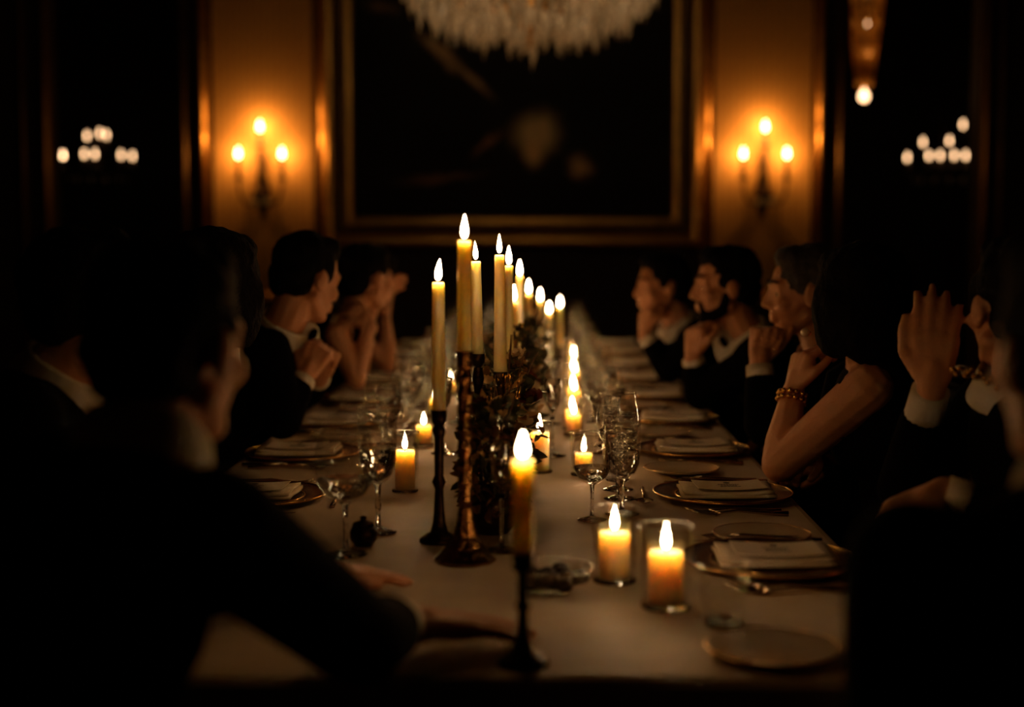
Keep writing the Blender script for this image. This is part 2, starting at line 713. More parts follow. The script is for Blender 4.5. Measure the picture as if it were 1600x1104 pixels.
def strip(name, xa, xb, z0, z1, m='gilt', depth=0.05, horiz=False):
    """rounded moulding standing on the back wall"""
    bm = B()
    n = 8
    prof = []
    w = (xb - xa)
    for i in range(n + 1):
        t = i / n
        prof.append((xa + w * t, -depth * (0.35 + 0.65 * math.sin(PI * t) ** 0.7) if 0 < i < n else 0.0))
    rows = []
    for z in (z0, z1):
        rows.append([bm.verts.new((x, WALL_Y + y, z)) if not horiz else bm.verts.new((z, WALL_Y + y, x)) for x, y in prof])
    for i in range(n):
        bm.faces.new((rows[0][i], rows[0][i + 1], rows[1][i + 1], rows[1][i]))
    bm.faces.new(rows[0])
    bm.faces.new(rows[1][::-1])
    return struct(name, bm, m, wall_back, smooth=True)


# damask fields with their gilt mouldings
for (a, b, outer, inner, dim) in ((338, 492, (316, 331), (500, 521), (287, 301)), (1113, 1263, (1268, 1283), (1088, 1108), (1300, 1314))):
    bm = B()
    box(bm, WX(a), WX(b), WALL_Y - 0.012, WALL_Y + 0.001, 0.9, 4.1)
    struct('damask_panel', bm, 'damask', wall_back)
    strip('moulding', WX(outer[0]), WX(outer[1]), 0.85, 4.15, 'gilt', 0.07)
    strip('moulding', WX(inner[0]), WX(inner[1]), 0.85, 4.15, 'gilt', 0.08)
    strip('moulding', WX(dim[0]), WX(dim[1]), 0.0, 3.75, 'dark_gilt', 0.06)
    strip('moulding', 0.84, 0.92, WX(a), WX(b), 'gilt', 0.05, True)
for a, b in ((40, 52), (74, 86), (1526, 1536), (1548, 1562)):
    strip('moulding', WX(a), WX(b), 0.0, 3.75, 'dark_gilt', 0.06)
for k, (x0, x1) in enumerate(((XL, oL0 - .25), (oL1 + .1, oR0 - .1), (oR1 + .25, XR))):
    bm = B()
    box(bm, x0, x1, WALL_Y - 0.03, WALL_Y, 0, 0.22)
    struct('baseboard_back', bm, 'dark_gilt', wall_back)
# parquet boards round the table, as far as they could be told apart
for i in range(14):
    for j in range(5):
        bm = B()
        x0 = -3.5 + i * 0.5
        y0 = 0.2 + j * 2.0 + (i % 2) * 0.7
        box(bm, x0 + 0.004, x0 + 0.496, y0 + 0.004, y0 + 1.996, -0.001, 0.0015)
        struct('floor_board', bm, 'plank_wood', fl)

# ------------------------------------------------------------------ picture on the back wall
pic = thing('framed_painting', 'large dark oil painting of a pale haired sitter in a wide gilt frame', 'painting', (0, WALL_Y, CAMZ))
xl, xr = WX(556), WX(1046)
zb, zt = WZ(339) - CAMZ, 3.85 - CAMZ
bm = B()
box(bm, xl - 0.02, xr + 0.02, -0.05, -0.03, zb - 0.02, zt + 0.02)
obj('canvas', bm, 'painting', pic, False)


def frame_rail(name, steps):
    """mitred frame: steps are (offset outwards, height off the wall)"""
    bm = B()
    loops = []
    for o, h in steps:
        loops.append([bm.verts.new(p) for p in ((xl - o, -h, zb - o), (xr + o, -h, zb - o), (xr + o, -h, zt + o), (xl - o, -h, zt + o))])
    for a, b in zip(loops, loops[1:]):
        for k in range(4):
            bm.faces.new((a[k], a[(k + 1) % 4], b[(k + 1) % 4], b[k]))
    return bm


obj('sight_edge', frame_rail('s', [(0, 0.03), (0, 0.075), (0.012, 0.095), (0.04, 0.10), (0.055, 0.08), (0.055, 0.03)]), 'gilt', pic, False)
obj('frame_cove', frame_rail('s', [(0.055, 0.03), (0.055, 0.075), (0.085, 0.085), (0.11, 0.11), (0.115, 0.03)]), 'dark_gilt', pic, False)
obj('outer_frame', frame_rail('s', [(0.115, 0.0), (0.115, 0.12), (0.14, 0.145), (0.17, 0.15), (0.195, 0.135), (0.21, 0.09), (0.215, 0.0)]), 'gilt', pic, False)


# ------------------------------------------------------------------ sconces
def bulb_mesh(h, r):
    return lathe(B(), [(0, 0), (r * 0.55, h * 0.04), (r * 0.9, h * 0.2), (r, h * 0.38), (r * 0.8, h * 0.6), (r * 0.4, h * 0.82), (0, h)], 14)


def make_sconce():
    t = thing('wall_sconce', 'three light brass wall sconce', 'wall lamp', (0, 0, 0))
    # local origin at the wall, x right, y towards the wall; z measured from the lower bobbin
    bm = lathe(B(), [(0, -0.14), (0.02, -0.12), (0.05, -0.05), (0.06, 0.02), (0.045, 0.09), (0.02, 0.16), (0.03, 0.22), (0.015, 0.30), (0, 0.32)], 16)
    bmesh.ops.scale(bm, vec=(1, 0.35, 1), verts=bm.verts)
    bmesh.ops.translate(bm, vec=(0, -0.024, 0), verts=bm.verts)
    obj('backplate', bm, 'dark_bronze', t)
    bm = lathe(B(), [(0, -0.10), (0.018, -0.08), (0.03, -0.03), (0.05, 0.0), (0.06, 0.02), (0.03, 0.05), (0.02, 0.10), (0.028, 0.13), (0.014, 0.17),
                     (0.012, 0.26), (0.022, 0.29), (0.012, 0.32), (0.0, 0.33)], 14, (0, -0.105, 0))
    obj('centre_stem', bm, 'dark_bronze', t)
    obj('wall_arm', tube(B(), [(0, -0.02, 0), (0, -0.06, -0.03), (0, -0.105, 0)], 0.012), 'dark_bronze', t)
    for sx, z0, h in ((-0.15, 0.11, 0.155), (0.15, 0.11, 0.155), (0, 0.33, 0.12)):
        y = -0.115 if sx else -0.105
        if sx:
            obj('arm', tube(B(), bez((0, -0.105, 0.0), (sx * 0.5, -0.115, -0.10), (sx, -0.115, -0.06), (sx, -0.115, z0)), 0.010), 'dark_bronze', t)
        bm = lathe(B(), [(0.012, 0), (0.034, 0.012), (0.038, 0.022), (0.016, 0.026), (0.0, 0.026)], 14, (sx, y, z0))
        obj('drip_pan', bm, 'dark_bronze', t)
        obj('candle_tube', lathe(B(), [(0.016, 0.024), (0.016, h - 0.005), (0.012, h)], 12, (sx, y, z0)), 'bulb_tube' if not sx else 'dark_bronze', t)
        b = obj('bulb', bulb_mesh(0.075, 0.0155), 'bulb', t, loc=(sx, y, z0 + h))
        lamp('bulb_light', (sx, y, z0 + h + 0.035), SCONCE_W, t, 0.014)
    for k in range(7):
        a = -1.2 + 0.4 * k
        c = obj('drop', lathe(B(), [(0, 0), (0.008, -0.015), (0.010, -0.03), (0, -0.06)], 6), 'crystal', t, False, loc=(0.055 * math.sin(a), -0.105 - 0.05 * math.cos(a), 0.0))
    return t


z_sc = WZ(244) - 0.265 - 0.02
sc1 = make_sconce()
relabel(sc1, 'brass three light sconce on damask panel next to the painting, doorway chandelier beyond', (WX(414.5), WALL_Y - 0.012, z_sc))
sc1['label'] = 'three light wall sconce on the damask panel behind the man with clasped hands'
sc2 = copy_tree(sc1)
relabel(sc2, 'three light wall sconce on the damask panel next to the amber crystal pendant', (WX(1187.5), WALL_Y - 0.012, z_sc))
for o in (sc1, sc2):
    o['group'] = 'sconces beside the painting'


# ------------------------------------------------------------------ small chandeliers beyond the openings
def make_small_chandelier(lower, upper, upr):
    t = thing('small_chandelier', 'small', 'chandelier')
    obj('stem', lathe(B(), [(0, -0.12), (0.03, -0.08), (0.045, -0.03), (0.02, 0.03), (0.03, 0.10), (0.015, 0.16), (0.012, 0.5), (0.006, 0.55), (0.006, 2.44), (0.05, 2.46), (0.05, 2.485)], 12), 'dark_bronze', t)
    for k, ad in enumerate(lower):
        a = math.radians(ad)
        x, y = 0.30 * math.cos(a), 0.30 * math.sin(a)
        obj('arm', tube(B(), bez((0, 0, -0.02), (x * .4, y * .4, -0.14), (x, y, -0.12), (x, y, -0.02)), 0.009), 'dark_bronze', t)
        obj('candle_tube', lathe(B(), [(0.03, -0.02), (0.03, -0.01), (0.012, 0.0), (0.012, 0.05)], 10, (x, y, 0)), 'bulb_tube', t)
        obj('bulb', bulb_mesh(0.068, 0.0125), 'far_bulb', t, loc=(x, y, 0.05))
    for k, (ad, z) in enumerate(upper):
        a = math.radians(ad)
        x, y = upr * math.cos(a), upr * math.sin(a)
        obj('arm', tube(B(), bez((0, 0, 0.10), (x * .4, y * .4, 0.04), (x, y, 0.06), (x, y, z)), 0.008), 'dark_bronze', t)
        obj('candle_tube', lathe(B(), [(0.026, z), (0.012, z + 0.01), (0.012, z + 0.06)], 10, (x, y, 0)), 'bulb_tube', t)
        obj('bulb', bulb_mesh(0.068, 0.0125), 'far_bulb', t, loc=(x, y, z + 0.06))
    for k in range(12):
        a = 2 * PI * k / 12
        obj('drop', lathe(B(), [(0, 0), (0.01, -0.02), (0, -0.07)], 6), 'crystal', t, False, loc=(0.24 * math.cos(a), 0.24 * math.sin(a), -0.09))
    return t


DC = 12.4
c1 = make_small_chandelier((180, 213, 265, 282, 0, 326), ((205, 0.16), (300, 0.18), (350, 0.17)), 0.085)
p = P(153, 258, DC)
relabel(c1, 'small brass chandelier glowing beyond the opening, all its bulbs in clear view', p, 0.0)
c1['group'] = 'small chandeliers beyond the openings'
c2 = make_small_chandelier((178, 232, 250, 272, 292, 330), ((180, 0.12), (272, 0.12), (358, 0.27)), 0.17)
c2['group'] = c1['group']
p2 = P(1472, 260, DC)
relabel(c2, 'small brass chandelier glowing in the opening with the amber crystal pendant', p2, 0.0)

# rods up to the ceiling: stretch of the stem is 2.485 above the arm level
for c in (c1, c2):
    for ch in c.children:
        if ch.name.startswith('stem'):
            ch.data = ch.data.copy()
            for v in ch.data.vertices:
                if v.co.z > 2.3:
                    v.co.z += (CEIL - c.location.z) - 2.485

# amber crystal pendant lamp hanging in the right opening
pend = thing('crystal_pendant', 'amber crystal pendant lamp with one bare bulb hanging in the dark opening', 'pendant lamp', P(1350, 148, 10.9))
obj('cord', tube(B(), [(0, 0, 0.30), (0, 0, CEIL - pend.location.z)], 0.006), 'dark_bronze', pend)
obj('bulb', bulb_mesh(0.10, 0.034), 'far_bulb', pend, loc=(0, 0, -0.05))
obj('socket', lathe(B(), [(0.018, 0.05), (0.03, 0.08), (0.03, 0.13), (0.01, 0.18), (0.012, 0.32)], 12), 'brass', pend)
lamp('bulb_light', (0, 0, 0.0), 0.5, pend, 0.02)
for z in (0.30, 0.52, 0.74):  # extra lamps added up the column so the crystals glow
    obj('inner_fill_bulb', bulb_mesh(0.03, 0.006), 'far_bulb', pend, loc=(0.02, 0.02, z))
    lamp('inner_fill_light', (0.02, 0.02, z + 0.02), 0.22, pend, 0.012)
for j in range(9):
    for k in range(7):
        a = 2 * PI * k / 7 + j * 0.45
        r = 0.05 + 0.010 * j
        obj('crystal_drop', lathe(B(), [(0, 0.03), (0.022, 0.01), (0.020, -0.05), (0, -0.085)], 5), 'amber_crystal', pend, False,
            loc=(r * math.cos(a), r * math.sin(a), 0.14 + j * 0.085))
for j in range(4):
    obj('hoop', torus(B(), (0, 0, 0.16 + j * 0.2), 0.06 + 0.02 * j, 0.006, 20, 6), 'brass', pend)


# ------------------------------------------------------------------ main chandelier
ch = thing('crystal_chandelier', 'large tiered crystal chandelier hung with pale glass prisms above the table', 'chandelier', P(828, 92, 7.0))
obj('stem', lathe(B(), [(0.0, 0.05), (0.03, 0.08), (0.05, 0.16), (0.025, 0.24), (0.04, 0.5), (0.06, 0.62), (0.03, 0.75), (0.02, 1.0), (0.012, 1.1),
                        (0.012, CEIL - ch.location.z - 0.06), (0.09, CEIL - ch.location.z - 0.04), (0.09, CEIL - ch.location.z - 0.001)], 16), 'brass', ch)
PR = [B() for _ in range(3)]
prism_me = []
for k, (r, h) in enumerate(((0.017, 0.13), (0.02, 0.10), (0.014, 0.17))):
    bm = lathe(PR[k], [(0, 0.02), (r * 0.8, 0.0), (r, -h * 0.55), (0, -h)], 6)
    me = bpy.data.meshes.new('prism')
    bm.to_mesh(me)
    bm.free()
    me.materials.append(MATS['crystal'])
    prism_me.append(me)
rnd = random.Random(3)
rings = [(0.03, 4, 0.14), (0.09, 9, 0.175), (0.16, 15, 0.20), (0.24, 22, 0.215), (0.32, 30, 0.235), (0.40, 37, 0.25), (0.48, 44, 0.28), (0.56, 52, 0.32), (0.61, 48, 0.40), (0.62, 36, 0.52)]
npr = 0
for r, n, z in rings:
    obj('ring', torus(B(), (0, 0, z + 0.03), r, 0.006, max(16, n), 5), 'brass', ch)
    for k in range(n):
        a = 2 * PI * (k + rnd.random() * 0.5) / n
        o = bpy.data.objects.new('prism', prism_me[rnd.randrange(3)])
        o.location = (r * math.cos(a), r * math.sin(a), z + rnd.uniform(-0.045, 0.03))
        o.rotation_euler = (rnd.uniform(-.15, .15), rnd.uniform(-.15, .15), rnd.random() * 3)
        link(o, ch)
        npr += 1
for k in range(8):
    a = 2 * PI * k / 8 + 0.2
    x, y = 0.50 * math.cos(a), 0.50 * math.sin(a)
    obj('arm', tube(B(), bez((0, 0, 0.5), (x * .4, y * .4, 0.35), (x, y, 0.42), (x, y, 0.56)), 0.011), 'brass', ch)
    obj('candle_tube', lathe(B(), [(0.035, 0.56), (0.015, 0.575), (0.015, 0.66)], 10, (x, y, 0)), 'bulb_tube', ch)
    obj('bulb', bulb_mesh(0.09, 0.022), 'bulb', ch, loc=(x, y, 0.66))
# fill lamps added inside the crystal basket, close by, to brighten the prisms
for k in range(7):
    a = 2 * PI * k / 6
    r = 0.40 if k < 6 else 0.0
    x, y, z = r * math.cos(a), r * math.sin(a), 0.44 if k < 6 else 0.36
    obj('basket_fill_bulb', bulb_mesh(0.07, 0.018), 'bulb', ch, loc=(x, y, z))
    lamp('basket_fill_light', (x, y, z + 0.03), CHAND_FILL_W, ch, 0.02).data.color = (1.0, 0.66, 0.36)

# ------------------------------------------------------------------ table
T0, T1 = 1.745, 7.62                         # near and far end
tcx = cx(0)


def onT(u, d, z=TZ):
    """table coordinates: u across from the centre line, d depth"""
    return V((cx(d) + u, d, z))


tb = thing('banquet_table', 'long wooden banquet table under the white cloth', 'table', (cx(4.68), 4.68, 0), TROT)
bm = B()
boxb(bm, -HW + .02, HW - .02, -(T1 - T0) / 2 + .02, (T1 - T0) / 2 - .02, 0.705, 0.742)
obj('tabletop', bm, 'table_wood', tb)
for sx in (-1, 1):
    for v in (-2.75, -0.95, 0.95, 2.75):
        bm = lathe(B(), [(0.03, 0), (0.035, 0.03), (0.028, 0.08), (0.04, 0.35), (0.03, 0.6), (0.045, 0.64), (0.045, 0.705)], 12, (sx * 0.22, v, 0))
        obj('leg', bm, 'table_wood', tb)

cl_bm = B()
# the cloth: a top with a rounded edge that falls in soft folds
Lh = (T1 - T0) / 2
ring_prev = None
NX, NY = 28, 128
per = []
for i in range(NX):
    per.append((-HW + 2 * HW * i / NX, -Lh, 0, -1))
for i in range(NY):
    per.append((HW, -Lh + 2 * Lh * i / NY, 1, 0))
for i in range(NX):
    per.append((HW - 2 * HW * i / NX, Lh, 0, 1))
for i in range(NY):
    per.append((-HW, Lh - 2 * Lh * i / NY, -1, 0))
rows = []
for lvl, (dz, out) in enumerate(((0.0, -0.018), (-0.003, -0.006), (-0.012, 0.0), (-0.05, 0.004), (-0.09, 0.007), (-0.125, 0.009))):
    rg = []
    for k, (x, y, nx, ny) in enumerate(per):
        s = k * 0.09
        wob = 0.006 * math.sin(s * 5.1) + 0.004 * math.sin(s * 11.3 + 1)
        w = max(0, lvl - 2) / 3
        rg.append(cl_bm.verts.new((x + nx * (out + wob * w), y + ny * (out + wob * w), TZ + dz)))
    rows.append(rg)
n = len(per)
for a, b in zip(rows, rows[1:]):
    for k in range(n):
        cl_bm.faces.new((a[k], a[(k + 1) % n], b[(k + 1) % n], b[k]))
cl_bm.faces.new(rows[0])
bmesh.ops.triangulate(cl_bm, faces=[f for f in cl_bm.faces if len(f.verts) > 4])
cl = obj('tablecloth', cl_bm, 'table_linen', None, False)
cl.location = tb.location
cl.rotation_euler = (0, 0, TROT)
tag(cl, 'pale linen cloth covering the whole long banquet table', 'tablecloth')


# ------------------------------------------------------------------ chairs
def make_chair():
    t = thing('dining_chair', 'dark chair', 'chair')
    bm = B()
    boxb(bm, -0.23, 0.23, -0.22, 0.22, 0.385, 0.4445, 0.02)
    obj('seat', bm, 'chair_fabric', t)
    bm = B()
    boxb(bm, -0.20, 0.20, -0.285, -0.245, 0.52, 0.90, 0.018)
    obj('backrest', bm, 'chair_fabric', t)
    for sx in (-1, 1):
        obj('leg', tube(B(), [(sx * 0.19, 0.19, 0.40), (sx * 0.19, 0.19, 0.2), (sx * 0.19, 0.20, 0)], [0.022, 0.018, 0.014]), 'chair_wood', t)
        obj('leg', tube(B(), [(sx * 0.19, -0.23, 0.40), (sx * 0.19, -0.24, 0.2), (sx * 0.19, -0.27, 0)], [0.022, 0.018, 0.014]), 'chair_wood', t)
        obj('back_post', tube(B(), [(sx * 0.205, -0.225, 0.39), (sx * 0.205, -0.25, 0.6), (sx * 0.205, -0.272, 0.93)], [0.018, 0.017, 0.014]), 'chair_wood', t)
    obj('top_rail', tube(B(), [(-0.215, -0.272, 0.915), (0, -0.278, 0.935), (0.215, -0.272, 0.915)], 0.018), 'chair_wood', t)
    return t


chair0 = make_chair()
CH_USED = [False]


def chair(loc, yaw, label):
    """yaw: direction (x, y) that the sitter faces"""
    c = copy_tree(chair0) if CH_USED[0] else chair0
    CH_USED[0] = True
    relabel(c, label, (loc[0], loc[1], 0), math.atan2(yaw[1], yaw[0]) - PI / 2)
    c['group'] = 'dark upholstered dining chairs'


# ------------------------------------------------------------------ people
def solid(name, bm, voxel, smooth_it, m, parent):
    """fuse overlapping closed shapes into one continuous skin"""
    me = bpy.data.meshes.new(name)
    bmesh.ops.recalc_face_normals(bm, faces=bm.faces)
    bm.to_mesh(me)
    bm.free()
    o = bpy.data.objects.new(name, me)
    COL.objects.link(o)
    r = o.modifiers.new('r', 'REMESH')
    r.mode = 'VOXEL'
    r.voxel_size = voxel
    r.use_smooth_shade = True
    s = o.modifiers.new('s', 'SMOOTH')
    s.factor = 0.5
    s.iterations = smooth_it
    dg = bpy.context.evaluated_depsgraph_get()
    me2 = bpy.data.meshes.new_from_object(o.evaluated_get(dg))
    bpy.data.objects.remove(o)
    bpy.data.meshes.remove(me)
    me2.name = name
    return obj(name, me2, m, parent)


def head_pieces(bm, H, R, fem=False):
    def g(p):
        return H + R @ V(p)
    e = lambda c, r: ellipsoid(bm, g(c), r, R, 16)
    e((0, -0.012, 0.030), (0.075, 0.096, 0.086))
    e((0, 0.030, -0.030), (0.060, 0.060, 0.085))
    e((0, 0.052, -0.093), (0.030 if not fem else 0.026, 0.028, 0.022))
    capsule(bm, g((-0.048, 0.0, -0.062)), g((-0.022, 0.055, -0.094)), 0.022, 0.02)
    capsule(bm, g((0.048, 0.0, -0.062)), g((0.022, 0.055, -0.094)), 0.022, 0.02)
    capsule(bm, g((0, 0.084, 0.012)), g((0, 0.104, -0.029)), 0.0095, 0.0125)
    capsule(bm, g((-0.012, 0.093, -0.034)), g((0.012, 0.093, -0.034)), 0.0095, 0.0095)
    capsule(bm, g((-0.040, 0.068, 0.022)), g((0, 0.082, 0.022)), 0.013, 0.014)
    capsule(bm, g((0.040, 0.068, 0.022)), g((0, 0.082, 0.022)), 0.013, 0.014)
    for s in (-1, 1):
        e((s * 0.043, 0.060, -0.028), (0.020, 0.022, 0.020))
        capsule(bm, g((s * 0.017, 0.078, 0.006)), g((s * 0.044, 0.068, 0.004)), 0.0075, 0.0075)
        capsule(bm, g((s * 0.018, 0.077, -0.013)), g((s * 0.043, 0.068, -0.012)), 0.0065, 0.0065)
    capsule(bm, g((-0.017, 0.086, -0.059)), g((0.017, 0.086, -0.059)), 0.0085, 0.0085)
    capsule(bm, g((-0.015, 0.085, -0.071)), g((0.015, 0.085, -0.071)), 0.009, 0.009)
    for s in (-1, 1):
        e((s * 0.077, -0.006, -0.010), (0.011, 0.021, 0.032))


def hand_pieces(bm, W, d, n, thumb, curl, spread=0.0, k=1.0):
    """W wrist; d finger direction; n direction out of the palm; thumb = +1/-1 side of the thumb along d x n"""
    d = d.normalized()
    n = (n - d * n.dot(d)).normalized()
    s = d.cross(n)
    lens = (0.072, 0.080, 0.074, 0.058)
    capsule(bm, W - d * 0.01, W + d * 0.03, 0.026 * k, 0.024 * k)
    for i in range(4):
        off = (0.030 - 0.020 * i) * thumb
        kn = W + d * (0.088 - 0.004 * abs(i - 1)) * k + s * off * k
        capsule(bm, W + s * off * 0.55 * k + d * 0.015, kn, 0.0165 * k, 0.0135 * k, 10)
        dirv = (d + s * (off * 6 * spread)).normalized()
        p = kn
        ang = 0.0
        for j, (fr, c) in enumerate(zip((0.45, 0.30, 0.25), curl)):
            ang += math.radians(c) * (1 + 0.08 * i)
            dv = dirv * math.cos(ang) + n * math.sin(ang)
            q = p + dv * (lens[i] * fr * 1.15) * k
            capsule(bm, p, q, (0.0102 - 0.0008 * j) * k, (0.0096 - 0.001 * j) * k, 10)
            p = q
    b = W + d * 0.022 * k + s * thumb * 0.022 * k
    tn = 0.30 if curl[0] > 10 else 0.05
    m1 = b + (d * 0.75 + s * thumb * 0.62 + n * tn).normalized() * 0.046 * k
    m2 = m1 + (d * 0.92 + s * thumb * 0.12 + n * tn * 1.15 * (1 + curl[0] / 60)).normalized() * 0.034 * k
    m3 = m2 + (d * 0.95 + n * tn * (1 + curl[0] / 60) - s * thumb * 0.1).normalized() * 0.026 * k
    capsule(bm, b, m1, 0.017 * k, 0.0125 * k, 10)
    capsule(bm, m1, m2, 0.012 * k, 0.0105 * k, 10)
    capsule(bm, m2, m3, 0.0105 * k, 0.009 * k, 10)


def rot_to(face, roll=0.0):
    """head matrix: local y to the face direction, z as up as possible"""
    y = V(face).normalized()
    x = y.cross(V((0, 0, 1))).normalized()
    z = x.cross(y)
    M = Matrix((x, y, z)).transposed()
    return M @ Matrix.Rotation(roll, 3, 'Y')


FIST = (82, 85, 55)
RELAX = (22, 28, 20)
OPEN = (6, 10, 8)
FLAT = (3, 6, 6)
CUP = (45, 45, 30)


def person(label, seat, face_dir, N, H, gaze, near, far, outfit='suit', hair='short', voxel=0.006, roll=0.0, sw=0.17,
           gender_k=1.0, chair_label=None, extra=None, hair_m='hair', beard=False, sh_near=None, bow=False, ak=None):
    """seat: (x, y) of the pelvis; near / far: arm dicts with elbow e, wrist w, hand direction d, palm n, curl, thumb sign, k"""
    fd = V((face_dir[0], face_dir[1], 0)).normalized()
    side = V((-fd.y, fd.x, 0))                     # the sitter's left
    t = thing('person', label, 'person', (seat[0], seat[1], 0.0), 0, 'diners at the table')
    pel = V((seat[0], seat[1], 0.545))
    N = V(N)
    H = V(H)
    R = rot_to(gaze, roll)
    o = t.location

    body, cloth, legs = B(), B(), B()
    # torso
    spine = [pel, pel.lerp(N, 0.35) - fd * 0.015, pel.lerp(N, 0.72) - fd * 0.01, N]
    tz = (N - pel).normalized()
    tx = side
    ty = tz.cross(tx)
    TM = Matrix((tx, ty, tz)).transposed()
    fem = outfit != 'suit'
    inf = 0.014
    for bm_, k in ((body, 0.0), (cloth, inf)):
        ellipsoid(bm_, pel, (0.155 + k, 0.12 + k, 0.10), Matrix((tx, fd, V((0, 0, 1)))).transposed())
        ellipsoid(bm_, spine[1], ((0.125 if fem else 0.145) + k, 0.105 + k, 0.17 + k), TM)
        ellipsoid(bm_, spine[2], ((0.145 if fem else 0.165) + k, 0.112 + k, 0.17 + (0 if fem else k)), TM)
        if fem:
            for s in (-1, 1):
                ellipsoid(bm_, spine[2] + fd * 0.075 + side * (0.065 * s) + V((0, 0, -0.04)), (0.055 + k * .6,) * 3, TM)
    shl = N - tz * 0.055 + side * sw
    shr = N - tz * 0.055 - side * sw
    if sh_near is not None:
        if near['side'] > 0:
            shl = V(sh_near)
        else:
            shr = V(sh_near)
    for bm_, k in ((body, 0.0), (cloth, inf)):
        if fem and bm_ is cloth:
            continue
        capsule(bm_, shl, N + side * 0.03 - tz * ((0.02 if fem else 0.07) if bm_ is body else 0.045), 0.048 + k, (0.050 if fem else 0.040) + k * 0.3)
        capsule(bm_, shr, N - side * 0.03 - tz * ((0.02 if fem else 0.07) if bm_ is body else 0.045), 0.048 + k, (0.050 if fem else 0.040) + k * 0.3)
        ellipsoid(bm_, N - tz * (0.075 if fem or bm_ is cloth else 0.10), (0.12 + k, 0.070 + k * 1.2, 0.065), TM)
    # neck and head
    nb = H + R @ V((0, -0.028, -0.075))
    capsule(body, N - tz * 0.03, nb, 0.060 * (0.88 if fem else 1), 0.055 * (0.88 if fem else 1))
    head_pieces(body, H, R, fem)
    # legs
    for s in (-1, 1):
        hip = pel + side * (0.09 * s) + V((0, 0, -0.01))
        knee = hip + fd * 0.42 + V((0, 0, -0.035)) + side * (0.03 * s)
        ank = V((knee.x, knee.y, 0.085)) + fd * 0.02
        toe = ank + fd * 0.15 + V((0, 0, -0.050))
        capsule(body, hip, knee, 0.070, 0.050)
        capsule(body, knee, ank, 0.050, 0.036)
        capsule(body, ank - fd * 0.03 + V((0, 0, -0.045)), toe, 0.034, 0.030)
        capsule(legs, hip, knee, 0.082, 0.062)
        capsule(legs, knee, ank + V((0, 0, 0.02)), 0.062, 0.052)
    capsule(legs, pel + side * 0.08, pel - side * 0.08, 0.095, 0.095)
    # arms
    cuffs = []
    bare = []
    for arm, sh in ((near, shl if near['side'] > 0 else shr), (far, shl if far['side'] > 0 else shr)):
        if arm is near and sh_near is not None:
            sh = V(sh_near)
            pass
        e, w = V(arm['e']), V(arm['w'])
        k = arm.get('k', gender_k)
        ak_ = ak or (0.88 if fem else 1.0)
        capsule(body, sh, e, 0.052 * ak_, 0.039 * ak_)
        mid = e.lerp(w, 0.3)
        capsule(body, e, mid, 0.039 * ak_, 0.040 * ak_)
        capsule(body, mid, w, 0.040 * ak_, 0.026 * min(ak_, 1.0))
        hand_pieces(body, w, V(arm['d']), V(arm['n']), arm.get('t', 1), arm.get('curl', RELAX), arm.get('spread', 0.0), k)
        if outfit == 'suit':
            we = w.lerp(e, 0.34)
            capsule(cloth, sh, e, 0.067, 0.055)
            capsule(cloth, e, we, 0.055, 0.044)
            cuffs.append((w.lerp(e, 0.04), w.lerp(e, 0.36)))
    dn = lambda b: bmesh.ops.translate(b, vec=-o, verts=b.verts)
    dn(body)
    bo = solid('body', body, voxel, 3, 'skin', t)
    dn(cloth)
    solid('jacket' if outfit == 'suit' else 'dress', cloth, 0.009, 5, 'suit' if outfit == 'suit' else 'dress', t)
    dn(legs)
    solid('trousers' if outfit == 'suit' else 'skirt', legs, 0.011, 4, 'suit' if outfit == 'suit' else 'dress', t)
    # shoes
    for s in (-1, 1):
        hip = pel + side * (0.09 * s)
        kn = hip + fd * 0.42 + side * (0.03 * s)
        an = V((kn.x, kn.y, 0)) + fd * 0.02 - o
        bm = B()
        capsule(bm, an - fd * 0.04 + V((0, 0, 0.042)), an + fd * 0.16 + V((0, 0, 0.036)), 0.042, 0.036)
        obj('shoe', bm, 'suit', t)
    if outfit == 'suit':
        for a, b in cuffs:
            d = (b - a).normalized()
            x, y, z = frame_of(d)
            bm = B()
            tube(bm, [a - o, a.lerp(b, 0.5) - o, b - o], [0.0345, 0.036, 0.038], 18)
            obj('cuff', bm, 'shirt', t)
        # standing collar
        ax = (nb - N).normalized()
        x, y, z = frame_of(ax)
        bm = B()
        rows = []
        for f, rr in ((-0.014, 0.088), (0.008, 0.081), (0.034, 0.075), (0.041, 0.0715), (0.032, 0.068), (0.0, 0.066)):
            rg = []
            for q in range(28):
                a = 2 * PI * q / 28
                v = x * math.cos(a) + y * math.sin(a)
                fr = v.dot(fd)
                rg.append(bm.verts.new(N - o + v * rr + z * (f - 0.018 * max(0, fr) + 0.006 * min(0, fr) * 0)))
            rows.append(rg)
        for a, b in zip(rows, rows[1:]):
            for q in range(28):
                bm.faces.new((a[q], a[(q + 1) % 28], b[(q + 1) % 28], b[q]))
        obj('collar', bm, 'shirt', t)
        # shirt front and bow tie
        if bow:
            bm = B()
            c = spine[2] + tz * 0.065 + fd * 0.074
            ellipsoid(bm, c - o, (0.045, 0.062, 0.13), TM)
            obj('shirt_front', bm, 'shirt', t)
        if bow:
            bm = B()
            c = N + fd * 0.085 - tz * 0.012 - o
            for s in (-1, 1):
                lathe_t = B()
                ellipsoid(lathe_t, c + side * (0.026 * s), (0.026, 0.012, 0.02), TM, 10)
                merge(bm, lathe_t)
            ellipsoid(bm, c, (0.010, 0.014, 0.011), TM, 8)
            obj('bow_tie', bm, 'suit', t)
    elif outfit == 'dress':
